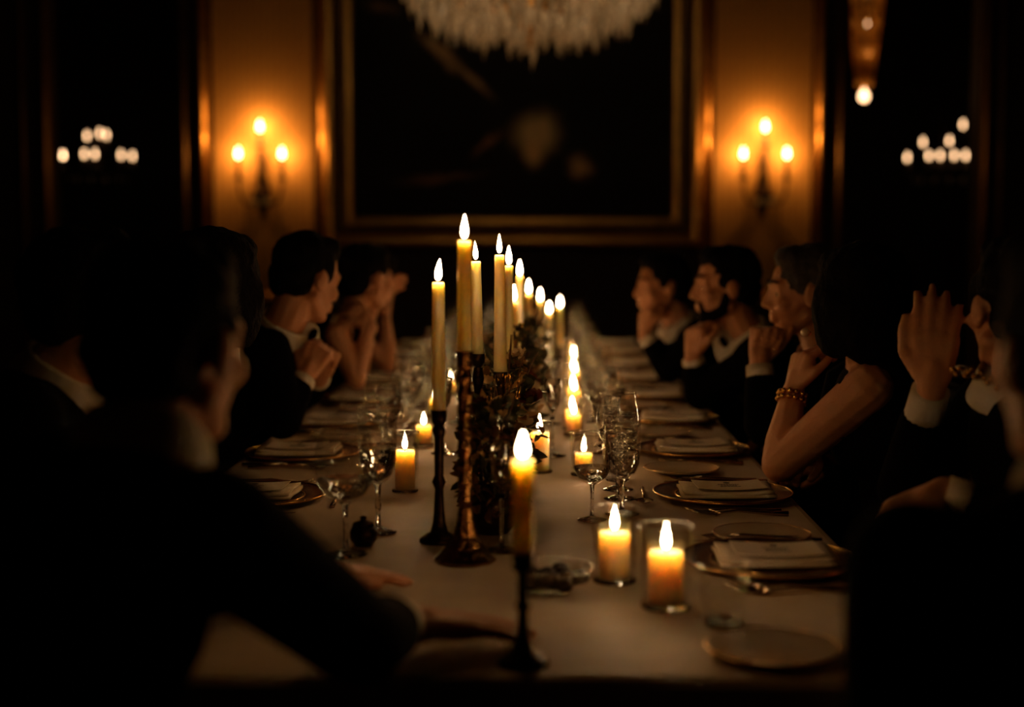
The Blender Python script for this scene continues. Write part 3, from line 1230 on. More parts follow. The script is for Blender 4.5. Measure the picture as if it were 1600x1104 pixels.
        for s in (-1, 1):
            pts = [N + side * (s * 0.105) - tz * 0.155 + fd * 0.125, N + side * (s * 0.108) - tz * 0.035 + fd * 0.065, N + side * (s * 0.105) - tz * (-0.012) - fd * 0.005,
                   N + side * (s * 0.105) - tz * 0.05 - fd * 0.085, N + side * (s * 0.10) - tz * 0.17 - fd * 0.135]
            bm = B()
            tube(bm, [q - o for q in pts], [0.022, 0.020, 0.019, 0.024, 0.03], 10)
            obj('shoulder_strap', bm, 'dress', t)
    # eyes
    for s in (-1, 1):
        e = obj('eye', ellipsoid(B(), H + R @ V((s * 0.031, 0.0665, -0.003)) - o, (0.0125,) * 3, R, 12), 'eye_white', t)
        obj('iris', ellipsoid(B(), H + R @ V((s * 0.031, 0.0772, -0.003)) - o, (0.0062, 0.0025, 0.0062), R, 10), 'iris', e)
    for s in (-1, 1):
        bm = B()
        tube(bm, [H + R @ V(q) - o for q in ((s * 0.014, 0.094, 0.027), (s * 0.030, 0.088, 0.033), (s * 0.047, 0.074, 0.027))], [0.0035, 0.004, 0.002], 6)
        obj('eyebrow', bm, hair_m, t)
    # hair
    hb = B()

    def g(p):
        return H + R @ V(p) - o
    if hair == 'short':
        ellipsoid(hb, g((0, -0.022, 0.042)), (0.083, 0.098, 0.086), R)
        ellipsoid(hb, g((0, -0.050, -0.010)), (0.074, 0.064, 0.070), R)
        ellipsoid(hb, g((0, 0.030, 0.090)), (0.060, 0.050, 0.036), R)
        for s in (-1, 1):
            ellipsoid(hb, g((s * 0.066, 0.008, 0.022)), (0.016, 0.026, 0.036), R)
    elif hair == 'bob':
        ellipsoid(hb, g((0, -0.020, 0.040)), (0.100, 0.112, 0.092), R)
        ellipsoid(hb, g((0, -0.045, -0.045)), (0.104, 0.086, 0.100), R)
        for s in (-1, 1):
            ellipsoid(hb, g((s * 0.078, -0.008, -0.035)), (0.032, 0.062, 0.098), R)
        ellipsoid(hb, g((0, 0.045, 0.082)), (0.066, 0.045, 0.036), R)
    elif hair == 'updo':
        ellipsoid(hb, g((0, -0.022, 0.042)), (0.086, 0.102, 0.086), R)
        ellipsoid(hb, g((0, -0.060, -0.012)), (0.076, 0.062, 0.066), R)
        ellipsoid(hb, g((0, -0.125, 0.035)), (0.050, 0.045, 0.045), R)
        ellipsoid(hb, g((0, 0.035, 0.088)), (0.062, 0.048, 0.036), R)
    hr = solid('hair', hb, 0.007, 3, hair_m, t)
    for v in hr.data.vertices:
        q = v.co * 26
        v.co += v.normal * (0.0065 * noise.noise(q) + 0.004 * noise.noise(q * 2.3))
    if beard:
        bb = B()
        for s in (-1, 1):
            capsule(bb, g((s * 0.064, 0.012, -0.030)), g((s * 0.056, 0.022, -0.075)), 0.014, 0.018)
            capsule(bb, g((s * 0.056, 0.022, -0.075)), g((s * 0.02, 0.068, -0.100)), 0.019, 0.021)
            capsule(bb, g((s * 0.024, 0.084, -0.052)), g((s * 0.026, 0.078, -0.085)), 0.007, 0.010)
            capsule(bb, g((0, 0.096, -0.048)), g((s * 0.024, 0.085, -0.052)), 0.006, 0.006)
        solid('beard', bb, 0.006, 3, 'hair', t)
    if chair_label:
        cpos = V((seat[0], seat[1], 0)) + fd * 0.04
        chair(cpos, fd, chair_label)
    return t, R, o


def A(side, e, w, d, n, curl=RELAX, t=1, k=1.0, spread=0.0):
    return dict(side=side, e=e, w=w, d=d, n=n, curl=curl, t=t, k=k, spread=spread)


EZ = TZ + 0.062            # elbow height of a sleeve on the cloth
BZ = TZ + 0.040            # bare elbow

# -- woman with bare arm, head propped on her hand
we, ww = V((0.602, 3.17, BZ)), P(1240, 610, 3.24)
woman, wR, wo = person('dark haired woman in sleeveless black dress propping her head on a braceleted bare arm',
       (0.96, 3.22), (-1, 0.1), P(1352, 572, 3.19), P(1340, 468, 3.17), (-0.50, 0.85, -0.06),
       A(1, we, ww, P(1270, 500, 3.25) - ww, V((0.75, 0.25, 0.1)), CUP, -1, 0.95),
       A(-1, (0.86, 3.44, 0.80), (0.70, 3.30, BZ + 0.0), (-0.6, -0.8, 0), (0, 0, -1), RELAX, 1, 0.95),
       'dress', 'bob', 0.0045, sw=0.155, ak=1.06, sh_near=P(1358, 606, 3.08), chair_label='dark dining chair under the woman in the sleeveless dress')
# bracelet of round gold links and a ring
fa = (ww - we).normalized()
bc = ww - fa * 0.018
x, y, z = frame_of(fa)
br = thing('link_bracelet', 'gold bracelet of round polished links worn on the bare wrist', 'bracelet', bc)
for k in range(13):
    a = 2 * PI * k / 13
    for q in (-1, 1):
        dirv = x * math.cos(a) + y * math.sin(a)
        obj('link', ellipsoid(B(), dirv * 0.0305 + z * (0.0068 * q), (0.0072,) * 3, None, 10), 'gold', br)
br.parent = None
rg = thing('pearl_ring', 'large round pearl ring on the finger against her cheek', 'ring', P(1258, 519, 3.205))
obj('pearl', ellipsoid(B(), (0, 0, 0), (0.0105, 0.0105, 0.0095), None, 12), 'pearl', rg)
obj('band', torus(B(), (0.004, 0.012, -0.002), 0.0105, 0.002, 18, 6, Matrix.Rotation(0.5, 3, 'X')), 'gold', rg)

# -- man with fist at his mouth
w = P(1186, 566, 3.70)
person('grey templed man in dark suit seen in profile holding a fist to his mouth', (0.99, 3.84), (-1, 0.05), P(1290, 548, 3.83), P(1256, 455, 3.82), (-1, 0.02, -0.05),
       A(1, (w.x + 0.01, 3.66, EZ), w, P(1196, 500, 3.73) - w, V((0.35, -0.95, 0.0)), FIST, 1),
       A(-1, (1.06, 4.06, 0.78), (0.88, 3.90, 0.665), (-1, -0.3, 0), (0, 0, -1), RELAX, 1),
       'suit', 'short', 0.0055, hair_m='grey_hair', sw=0.18, chair_label='dark dining chair under the man with the fist at his mouth')
# -- bearded man, hand on chin
w = P(1082, 558, 4.40)
person('bearded dark haired man in black suit resting his chin on a hand, white cuff showing', (0.99, 4.48), (-1, 0.0), P(1168, 528, 4.47), P(1133, 446, 4.45), (-1, -0.10, -0.02),
       A(1, (w.x + 0.03, 4.42, EZ), w, P(1090, 490, 4.42) - w, V((0.7, 0.5, 0.0)), CUP, -1),
       A(-1, (1.06, 4.70, 0.78), (0.89, 4.56, 0.665), (-1, -0.3, 0), (0, 0, -1), RELAX, 1),
       'suit', 'short', 0.006, beard=True, sw=0.18, bow=True, chair_label='dark dining chair under the bearded man')
# -- further man
w = P(1008, 522, 5.26)
person('dark suited man dim in shadow with a hand by his mouth, past the bearded man', (0.98, 5.38), (-1, -0.1), P(1058, 512, 5.38), P(1034, 446, 5.36), (-1, -0.25, -0.05),
       A(1, (w.x + 0.09, 5.26, EZ), w, P(1012, 465, 5.30) - w, V((0.7, 0.5, 0.0)), CUP, -1),
       A(-1, (1.06, 5.60, 0.78), (0.90, 5.46, 0.665), (-1, -0.3, 0), (0, 0, -1), RELAX, 1),
       'suit', 'short', 0.008, sw=0.18, chair_label='dark dining chair under the shadowed man past the bearded man')
# -- man with raised open hand
w = P(1456, 602, 2.58)
rp, rR, ro = person('dark suited diner raising one open hand beside the head, other hand low in the lap', (1.05, 2.52), (-1, 0.0), P(1592, 602, 2.52), P(1590, 478, 2.52), (-0.15, 1.0, 0.0),
       A(1, (0.86, 2.22, 0.83), P(1468, 772, 2.27), P(1345, 838, 2.20) - P(1468, 772, 2.27), V((0, 0.3, -1)), RELAX, 1),
       A(-1, (0.76, 2.72, 0.815), w, P(1466, 470, 2.60) - w, V((0.35, 0.95, 0.0)), OPEN, 1, 1.05, 0.5),
       'suit', 'short', 0.006, sw=0.18, chair_label='dark dining chair under the diner with the raised hand')
for k in range(16):
    a = k / 15
    q = P(1490 + 72 * a, 578 + 26 * a * a + 6 * math.sin(k * 1.9), 2.335) - ro
    obj('bead', ellipsoid(B(), q, (0.0055,) * 3, None, 8), 'gold', rp)
# -- diner at the end of the table, back to us
person('dark diner seen from behind at the near table end, head and back in shadow', (0.60, 1.30), (-0.05, 1), (0.565, 1.36, 1.04), (0.565, 1.41, 1.185), (-0.2, 1, -0.05),
       A(1, (0.405, 1.46, 0.80), (0.47, 1.70, TZ + 0.05), (0.7, 0.7, 0), (0, 0, -1), FLAT, -1),
       A(-1, (0.86, 1.52, 0.80), (0.75, 1.74, TZ + 0.05), (-0.7, 0.7, 0), (0, 0, -1), FLAT, 1),
       'suit', 'short', 0.009, sw=0.185, chair_label='dark dining chair under the diner at the table end')

# -- left side: nearest man
person('man in dark suit leaning in over the near table end, collar and ear catching light', (-0.56, 1.34), (0.75, 0.66), P(224, 712, 1.585), P(266, 537, 1.64), (0.40, 0.92, -0.10),
       A(-1, P(560, 1000, 1.60), (-0.145, 1.83, TZ + 0.044), (0.92, 0.30, -0.09), (0, 0, -1), FLAT, 1, 1.05),
       A(1, (-0.52, 1.93, EZ), (-0.330, 2.13, TZ + 0.040), (0.85, 0.30, -0.06), (0, 0, -1), FLAT, -1, 1.0),
       'suit', 'short', 0.0055, sw=0.190, chair_label='dark dining chair under the man leaning over the table end')
# -- second man
person('man in black suit turned away with a pale collar crescent, behind the leaning man', (-1.02, 2.40), (1, 0.1), P(96, 590, 2.42), P(140, 470, 2.42), (0.9, 0.5, 0.05),
       A(-1, (-1.05, 2.20, 0.78), (-0.89, 2.33, 0.665), (0.9, 0.4, 0), (0, 0, -1), RELAX, 1),
       A(1, (-1.05, 2.66, 0.78), (-0.89, 2.55, 0.665), (0.9, -0.4, 0), (0, 0, -1), RELAX, -1),
       'suit', 'short', 0.0075, sw=0.18, chair_label='dark dining chair under the turned away man with the pale collar')
# -- third
person('diner in dark suit mostly in shadow between the leaning man and the clasped hands', (-0.99, 3.08), (1, 0.1), P(318, 540, 3.10), P(340, 448, 3.10), (0.55, 0.85, 0.0),
       A(-1, (-1.04, 2.88, 0.78), (-0.88, 3.0, 0.665), (0.9, 0.4, 0), (0, 0, -1), RELAX, 1),
       A(1, (-1.04, 3.30, 0.78), (-0.88, 3.2, 0.665), (0.9, -0.4, 0), (0, 0, -1), RELAX, -1),
       'suit', 'bob', 0.0075, sw=0.17, chair_label='dark dining chair under the shadowed diner on the left side')
# -- man with clasped hands
w1 = P(476, 588, 3.86)
w2 = P(500, 588, 4.04)
person('dark haired man in dinner jacket and white shirt bowing his head over clasped hands', (-0.97, 3.94), (1, 0.05), P(446, 516, 3.95), P(480, 434, 3.95), (0.70, 0.72, -0.30),
       A(-1, (w1.x - 0.05, 3.78, EZ), w1, P(520, 500, 3.93) - w1, V((0.1, 0.95, 0.1)), CUP, 1),
       A(1, (w2.x - 0.05, 4.14, EZ + 0.045), w2, P(524, 500, 3.97) - w2, V((0.1, -0.95, 0.1)), CUP, -1),
       'suit', 'short', 0.0055, sw=0.17, bow=True, chair_label='dark dining chair under the man with clasped hands')
# -- woman with bare arm
w1 = P(577, 508, 5.04)
w2 = P(583, 478, 5.26)
person('dark haired woman with bare arms, elbow on the table and one hand pointing', (-0.96, 5.16), (1, 0.05), P(546, 500, 5.17), P(573, 434, 5.17), (0.75, 0.7, -0.1),
       A(-1, P(557, 594, 5.0), w1, P(545, 470, 5.06) - w1, V((-0.3, 0.7, -0.2)), CUP, 1, 0.95),
       A(1, (-0.60, 5.17, BZ), w2, P(620, 436, 5.30) - w2, V((0.3, -0.6, -0.5)), (10, 20, 10), -1, 0.95),
       'dress', 'updo', 0.006, sw=0.15, chair_label='dark dining chair under the pointing woman')
w1 = P(601, 492, 5.82)
person('diner with bare forearm upright on the table, half hidden past the pointing woman', (-0.93, 5.88), (1, 0.05), P(546, 488, 5.92), P(584, 437, 5.92), (0.8, 0.6, -0.1),
       A(-1, P(607, 568, 5.71), w1, V((-0.05, 0.1, 1)), V((-0.3, 0.7, -0.2)), CUP, 1, 0.95),
       A(1, (-1.0, 6.08, 0.78), (-0.84, 5.97, 0.665), (0.9, -0.4, 0), (0, 0, -1), RELAX, -1, 0.95),
       'dress', 'bob', 0.008, sw=0.15, chair_label='dark dining chair under the half hidden diner')


# ------------------------------------------------------------------ tableware prototypes
TT = TZ + 0.0008           # things stand here


def make_charger():
    t = thing('charger_plate', 'charger', 'plate', group='charger plates')
    obj('plate', lathe(B(), [(0, 0.0), (0.095, 0.0), (0.10, 0.003), (0.145, 0.011), (0.147, 0.014), (0.144, 0.0155), (0.098, 0.008), (0, 0.007)], 48), 'charger', t)
    obj('rim', torus(B(), (0, 0, 0.0148), 0.1455, 0.0022, 56, 6), 'gold', t)
    obj('inner_ring', torus(B(), (0, 0, 0.0088), 0.100, 0.0013, 48, 6), 'gold', t)
    return t


def make_napkin():
    """folded napkin: stacked layers with a slight bow"""
    t = thing('folded_napkin', 'napkin', 'napkin', group='folded napkins')
    for k in range(2):
        bm = B()
        n = 10
        top, bot = [], []
        hx, hy = 0.098 - 0.004 * k, 0.068 - 0.003 * k
        for i in range(n + 1):
            a = -1 + 2 * i / n
            ra, rb = [], []
            for j in range(7):
                b = -1 + 2 * j / 6
                z = 0.005 * k + 0.007 * (a * a) * (0.3 + 0.5 * k) + 0.001 * math.sin(3 * b + k)
                ra.append(bm.verts.new((hx * a + 0.003 * math.sin(2 * b), hy * b, z + 0.0055)))
                rb.append(bm.verts.new((hx * a + 0.003 * math.sin(2 * b), hy * b, z)))
            top.append(ra)
            bot.append(rb)
        for i in range(n):
            for j in range(6):
                bm.faces.new((top[i][j], top[i + 1][j], top[i + 1][j + 1], top[i][j + 1]))
                bm.faces.new((bot[i][j], bot[i][j + 1], bot[i + 1][j + 1], bot[i + 1][j]))
        for i in range(n):
            bm.faces.new((top[i][0], bot[i][0], bot[i + 1][0], top[i + 1][0]))
            bm.faces.new((top[i][6], top[i + 1][6], bot[i + 1][6], bot[i][6]))
        for j in range(6):
            bm.faces.new((top[0][j], top[0][j + 1], bot[0][j + 1], bot[0][j]))
            bm.faces.new((top[n][j], bot[n][j], bot[n][j + 1], top[n][j + 1]))
        obj('fold', bm, 'napkin', t, True)
    return t


def make_card():
    """menu card with a small crest over lines of print"""
    t = thing('menu_card', 'card', 'card', group='menu cards')
    n = 8
    bm = B()
    rows = []
    for i in range(n + 1):
        a = -1 + 2 * i / n
        z = 0.004 * a * a
        rows.append([bm.verts.new((0.072 * a, y, z + dz)) for y, dz in ((-0.05, 0), (0.05, 0), (0.05, 0.0012), (-0.05, 0.0012))])
    for a, b in zip(rows, rows[1:]):
        for k in range(4):
            bm.faces.new((a[k], a[(k + 1) % 4], b[(k + 1) % 4], b[k]))
    bm.faces.new(rows[0])
    bm.faces.new(rows[-1][::-1])
    obj('paper', bm, 'card', t, False)
    bm = B()
    lathe(bm, [(0, 0.0018), (0.007, 0.0018), (0.007, 0.0021), (0, 0.0021)], 10, (0, 0.027, 0), close=False)
    obj('crest', bm, 'ink', t, False)
    for j in range(3):
        bm = B()
        y = 0.008 - 0.012 * j
        hw = (0.022, 0.017, 0.02)[j]
        x = -hw
        while x < hw:
            wd = 0.003 + 0.003 * ((int(x * 9e4) + j * 7) % 3) / 2
            box(bm, x, x + wd, y - 0.0022, y + 0.0022, 0.0015, 0.0019)
            x += wd + 0.0014
        obj('print_line', bm, 'ink', t, False)
    return t


def make_bread_plate():
    t = thing('bread_plate', 'plate', 'plate', group='bread plates')
    obj('plate', lathe(B(), [(0, 0), (0.05, 0), (0.055, 0.003), (0.088, 0.011), (0.089, 0.013), (0.086, 0.0135), (0.052, 0.006), (0, 0.005)], 40), 'porcelain', t)
    obj('rim', torus(B(), (0, 0, 0.0131), 0.0875, 0.0013, 44, 6), 'gold', t)
    return t


def make_fork():
    t = thing('fork', 'fork', 'fork', group='forks')
    bm = B()
    pts = [(0, -0.10, 0.004), (0, -0.05, 0.006), (0, 0.0, 0.010), (0, 0.03, 0.006), (0, 0.045, 0.004)]
    tube(bm, pts, [0.006, 0.004, 0.003, 0.003, 0.006], 8)
    obj('handle', bm, 'silver', t)
    for k in range(4):
        x = -0.009 + 0.006 * k
        obj('tine', tube(B(), [(x * 0.7, 0.043, 0.004), (x, 0.055, 0.0035), (x, 0.075, 0.006), (x, 0.092, 0.010)], [0.0026, 0.0018, 0.0016, 0.001], 6), 'silver', t)
    return t


def make_knife():
    t = thing('table_knife', 'knife', 'knife', group='table knives')
    obj('handle', tube(B(), [(0, -0.11, 0.006), (0, -0.06, 0.0065), (0, 0.0, 0.006)], [0.0055, 0.006, 0.0045], 8), 'silver', t)
    bm = B()
    o = [(-0.003, 0.0), (0.006, 0.0), (0.009, 0.03), (0.009, 0.09), (0.003, 0.115), (-0.003, 0.12)]
    a = [bm.verts.new((x, y, 0.005)) for x, y in o]
    b = [bm.verts.new((x, y, 0.0068)) for x, y in o]
    bm.faces.new(a[::-1])
    bm.faces.new(b)
    for k in range(6):
        bm.faces.new((a[k], a[(k + 1) % 6], b[(k + 1) % 6], b[k]))
    obj('blade', bm, 'silver', t, False)
    return t


def make_spoon():
    t = thing('spoon', 'spoon', 'spoon', group='spoons')
    obj('handle', tube(B(), [(0, -0.09, 0.004), (0, -0.04, 0.006), (0, 0.03, 0.011), (0, 0.05, 0.009)], [0.0055, 0.004, 0.003, 0.003], 8), 'silver', t)
    bm = B()
    rows = []
    for i in range(7):
        f = i / 6
        rr = math.sin(PI * min(0.999, max(0.001, f)))
        y = 0.047 + 0.058 * f
        rows.append([bm.verts.new((0.020 * rr * a, y, 0.010 - 0.008 * rr * (1 - a * a))) for a in (-1, -0.6, 0, 0.6, 1)])
    for a, b in zip(rows, rows[1:]):
        for k in range(4):
            bm.faces.new((a[k], a[k + 1], b[k + 1], b[k]))
    ext = bmesh.ops.solidify(bm, geom=bm.faces[:], thickness=0.0012)
    obj('bowl', bm, 'silver', t)
    return t


def glass_thing(name, prof_bowl, prof_stem, prof_foot, water=None, seg=28, bowl_m='glass', group=None, label='g', cat='glass'):
    t = thing(name, label, cat, group=group)
    obj('bowl', lathe(B(), prof_bowl, seg, close=False), bowl_m, t)
    if prof_stem:
        obj('stem', lathe(B(), prof_stem, 12, close=True), 'solid_glass', t)
    if prof_foot:
        obj('foot', lathe(B(), prof_foot, seg, close=True), 'solid_glass', t)
    if prof_bowl:
        r, z = prof_bowl[-1]
        obj('rim', torus(B(), (0, 0, z), r, 0.0011, 32, 6), 'glass_rim', t)
    if water:
        obj('drink', lathe(B(), water, seg, close=False), 'clear_water', t)
    return t


FOOT = [(0.0, 0.0), (0.034, 0.0), (0.035, 0.0015), (0.018, 0.005), (0.005, 0.010)]
G = {}
G['wine'] = lambda: glass_thing('wine_glass', [(0, 0.088), (0.014, 0.090), (0.032, 0.102), (0.044, 0.125), (0.0485, 0.150), (0.046, 0.175), (0.041, 0.200), (0.039, 0.212)],
                                [(0.005, 0.010), (0.0038, 0.03), (0.0036, 0.06), (0.0055, 0.085), (0.010, 0.089)], FOOT, group='wine glasses',
                                water=[(0.0, 0.0905), (0.031, 0.1035), (0.0425, 0.125), (0.0435, 0.130), (0.0, 0.130)])
G['goblet'] = lambda: glass_thing('water_goblet', [(0, 0.070), (0.012, 0.071), (0.026, 0.082), (0.034, 0.102), (0.036, 0.125), (0.0365, 0.155), (0.036, 0.180)],
                                  [(0.005, 0.010), (0.0042, 0.03), (0.006, 0.04), (0.0042, 0.05), (0.006, 0.068), (0.010, 0.071)], FOOT, group='water goblets', bowl_m='cut_glass',
                                  water=[(0.0, 0.072), (0.025, 0.0835), (0.0325, 0.102), (0.0343, 0.122), (0.0345, 0.126), (0.0, 0.126)])
G['tumbler'] = lambda: glass_thing('glass_tumbler', [(0, 0.003), (0.026, 0.003), (0.030, 0.010), (0.034, 0.05), (0.036, 0.085)],
                                   None, [(0, 0), (0.026, 0), (0.028, 0.003), (0.026, 0.006), (0, 0.006)], group='glass tumblers', bowl_m='cut_glass')
G['flute'] = lambda: glass_thing('champagne_flute', [(0, 0.10), (0.008, 0.103), (0.017, 0.13), (0.022, 0.17), (0.022, 0.21), (0.020, 0.235)],
                                 [(0.005, 0.010), (0.0034, 0.03), (0.0032, 0.08), (0.0055, 0.10)], FOOT, group='champagne flutes',
                                 water=[(0.0, 0.104), (0.0162, 0.131), (0.0208, 0.17), (0.0208, 0.195), (0.0, 0.195)])
PROTO = {}


def place(kind, maker, loc, label, rot=0.0):
    if kind in PROTO:
        c = copy_tree(PROTO[kind])
    else:
        c = PROTO[kind] = maker()
    relabel(c, label, loc, rot)
    return c


# ------------------------------------------------------------------ place settings
WHO_R = {2.35: 'before the diner with the raised hand', 2.97: "by the braceleted woman's elbow", 3.60: 'before the man with fist at mouth',
         4.22: 'before the bearded man', 4.85: 'between the bearded man and the next diner', 5.47: 'before the shadowed man past the beard',
         6.10: 'third right hand setting from the far end', 6.72: 'second right hand setting from the far end', 7.28: 'last right hand setting at the far end'}
WHO_L = {2.95: 'by the leaning man, shadowed diner side', 3.54: 'before the man with clasped hands', 4.14: 'past the man with clasped hands',
         4.75: "by the pointing woman's elbow", 5.36: 'before the half hidden left diner', 5.97: 'third left hand setting from the far end',
         6.58: 'second left hand setting from the far end', 7.18: 'last left hand setting at the far end'}
rnd = random.Random(11)
for sgn, who in ((1, WHO_R), (-1, WHO_L)):
    for i, (d, w) in enumerate(who.items()):
        near = d < 5.0
        r = TROT + (PI / 2 if sgn > 0 else -PI / 2)          # table side: local +y points to the table centre
        q = lambda u, dd, z=TT: onT(sgn * u, d + dd, z)
        j = lambda a: rnd.uniform(-a, a)
        place('charger', make_charger, q(0.490, 0), 'dark charger plate with thin gold rim, ' + w)
        place('napkin', make_napkin, q(0.498 + j(.006), j(.006), TT + 0.0116), 'pale folded napkin lying on the charger, ' + w, TROT + j(0.06) + (0 if sgn > 0 else PI))
        if d < 4.6:
            place('card', make_card, q(0.500 + j(.004), j(.004), TT + 0.0116 + 0.0148), 'bowed pale menu card with small dark crest, ' + w, TROT + j(0.05))
        # left hand of the sitter is on the near side for the right row, the far side for the left row
        fk = -sgn
        if near:
            place('fork', make_fork, q(0.485, fk * 0.168), 'long dinner fork nearest the charger, ' + w, r + j(0.03))
            place('fork', make_fork, q(0.495, fk * 0.192), 'outer salad fork, ' + w, r + j(0.03))
            place('knife', make_knife, q(0.500, -fk * 0.168), 'table knife beside the charger, ' + w, r + j(0.03))
            place('spoon', make_spoon, q(0.500, -fk * 0.196), 'soup spoon outside the knife, ' + w, r + j(0.03))
            place('spoon', make_spoon, q(0.322, 0.0), 'dessert spoon across the top, ' + w, r + PI / 2 + j(0.05))
        # bread plate beyond the forks
        if d not in (2.95, 2.35, 5.36):
            place('bread', make_bread_plate, q(0.435, fk * 0.305) if d != 2.97 else TP(1190, 843) + V((0, 0, 0.0008)), 'small pale bread plate with gold line, ' + w)
        # glasses
        if d > 2.9:
            if not (sgn < 0 and d == 2.95):
                place('goblet', G['goblet'], q(0.272 + j(.004), j(.008)), 'cut crystal water goblet, ' + w, j(3))
                place('wine', G['wine'], q(0.276 + j(.005), -fk * 0.110 + j(.006)), 'tall clear wine glass, ' + w, j(3))
                place('tumbler', G['tumbler'], q(0.280 + j(.006), -fk * 0.212 + j(.006)), 'low cut glass tumbler, ' + w, j(3))
                if d > 3.2:
                    place('flute', G['flute'], q(0.138 + j(.005), fk * 0.055 + j(.006)), 'slim champagne flute, ' + w, j(3))

place('bread', make_bread_plate, TP(1206, 1024) + V((0, 0, 0.0008)), 'small pale bread plate alone beside the diner at the table end')
place('fork', make_fork, onT(-0.02, 1.915), 'fork lying by the hand of the leaning man', TROT - 1.2)
# foreground glasses placed singly
place('wine', G['wine'], TP(540, 866) + V((0, 0, 0.0008)), 'large wine glass beside the hand of the leaning man', 0.4).scale = (1.12, 1.12, 1.02)
place('goblet', G['goblet'], TP(591, 832) + V((0, 0, 0.0008)), 'straight sided crystal goblet behind the large wine glass', 1.0).scale = (1.0, 1.0, 1.30)
place('goblet', G['goblet'], TP(972, 803) + V((0, 0, 0.0008)), "straight sided crystal goblet facing the braceleted woman's setting", 0.3)
place('wine', G['wine'], TP(925, 812) + V((0, 0, 0.0008)), 'wine glass between crystal goblet and small candles', 0.3).scale = (0.85, 0.85, 0.8)
place('tumbler', G['tumbler'], TP(1130, 975) + V((0, 0, 0.0008)), 'low cut glass tumbler near the lone bread plate', 0.9)
place('flute', G['flute'], TP(784, 860) + V((0, 0, 0.0008)), 'slim champagne flute beside the wide bronze candlestick foot', 0.9)

bw = thing('glass_bowl', 'shallow clear glass bowl holding dark sweets in front of the candles', 'bowl', TP(864, 925) + V((0, 0, 0.0008)))
obj('bowl', lathe(B(), [(0, 0.004), (0.03, 0.004), (0.052, 0.018), (0.063, 0.040)], 32, close=False), 'glass', bw)
obj('foot', lathe(B(), [(0, 0), (0.028, 0), (0.030, 0.003), (0.026, 0.005), (0, 0.005)], 24, close=False), 'glass', bw)
obj('rim', torus(B(), (0, 0, 0.040), 0.063, 0.0014, 40, 6), 'glass_rim', bw)
for k in range(14):
    a = k * 2.4
    rr = 0.0118 * math.sqrt(k)
    obj('sweet', ellipsoid(B(), (rr * math.cos(a), rr * math.sin(a), 0.019 + 0.007 * (k % 2)), (0.015, 0.014, 0.012), None, 10), 'dark_food', bw)
po = thing('salt_pot', 'small dark round pot beside the large wine glass', 'pot', TP(568, 852) + V((0, 0, 0.0008)))
obj('pot_body', lathe(B(), [(0, 0), (0.016, 0), (0.024, 0.012), (0.025, 0.024), (0.019, 0.036), (0.017, 0.036), (0.021, 0.022), (0, 0.012)], 20), 'dark_bronze', po)
obj('lid', lathe(B(), [(0.020, 0.036), (0.018, 0.041), (0.005, 0.045), (0.006, 0.052), (0, 0.054)], 16), 'dark_bronze', po)


# ------------------------------------------------------------------ candles
def flame_bm(h, r, lean):
    bm = lathe(B(), [(0, 0), (r * 0.55, h * 0.05), (r * 0.92, h * 0.17), (r, h * 0.30), (r * 0.86, h * 0.48), (r * 0.55, h * 0.70), (r * 0.24, h * 0.88), (0, h)], 14)
    for v in bm.verts:
        v.co.x += lean * (v.co.z / h) ** 2
    return bm


FL = {}


def add_flame(t, z, h, r, lean, power):
    wk = obj('wick', tube(B(), [(0, 0, z - 0.004), (0.0004, 0, z + 0.004), (0.0012, 0, z + 0.009)], 0.0011, 6), 'wick', t)
    fl = obj('flame', flame_bm(h, r, lean), 'flame', t, loc=(0, 0, z + 0.004))
    lamp('flame_light', (lean * 0.2, 0, z + 0.004 + h * 0.30), power, t, 0.005)


def taper(label, loc, hgt, r0, r1, lean=(0, 0), fh=0.036, fr=0.0066, flean=0.0, power=CANDLE_W):
    t = thing('taper_candle', label, 'candle', loc, 0, 'tall lit taper candles')
    t.rotation_euler = (lean[1], lean[0], 0)
    bm = lathe(B(), [(0, 0), (r0, 0), (r0, 0.01), ((r0 + r1) / 2, hgt * 0.5), (r1, hgt - 0.004), (r1 * 0.93, hgt), (r1 * 0.5, hgt - 0.002), (0, hgt - 0.003)], 22)
    obj('wax', bm, 'wax', t)
    add_flame(t, hgt - 0.001, fh, fr, flean, power)
    return t


def stick_trumpet(label, loc, h, m='bronze', base=0.051):
    """candlestick with a wide trumpet foot, faceted shaft and a narrow cup"""
    t = thing('candlestick', label, 'candlestick', loc, 0, 'candlesticks along the table')
    obj('base', lathe(B(), [(0, 0), (base, 0), (base, 0.004), (base * 0.86, 0.011), (base * 0.62, 0.026), (base * 0.40, 0.045), (base * 0.28, 0.07), (0.0115, 0.09)], 20, close=False, flute=0.03, nfl=10), m, t, False)
    prof = []
    n = 16
    for i in range(n + 1):
        f = i / n
        prof.append((0.0105 + 0.0022 * (i % 2) + 0.001 * f, 0.09 + (h - 0.09 - 0.03) * f))
    obj('shaft', lathe(B(), prof, 10, close=False, twist=9), m, t, False)
    obj('cup', lathe(B(), [(0.0115, h - 0.03), (0.0135, h - 0.026), (0.0145, h), (0.0135, h + 0.0), (0.0120, h - 0.012), (0, h - 0.012)], 18, close=False), m, t, False)
    return t


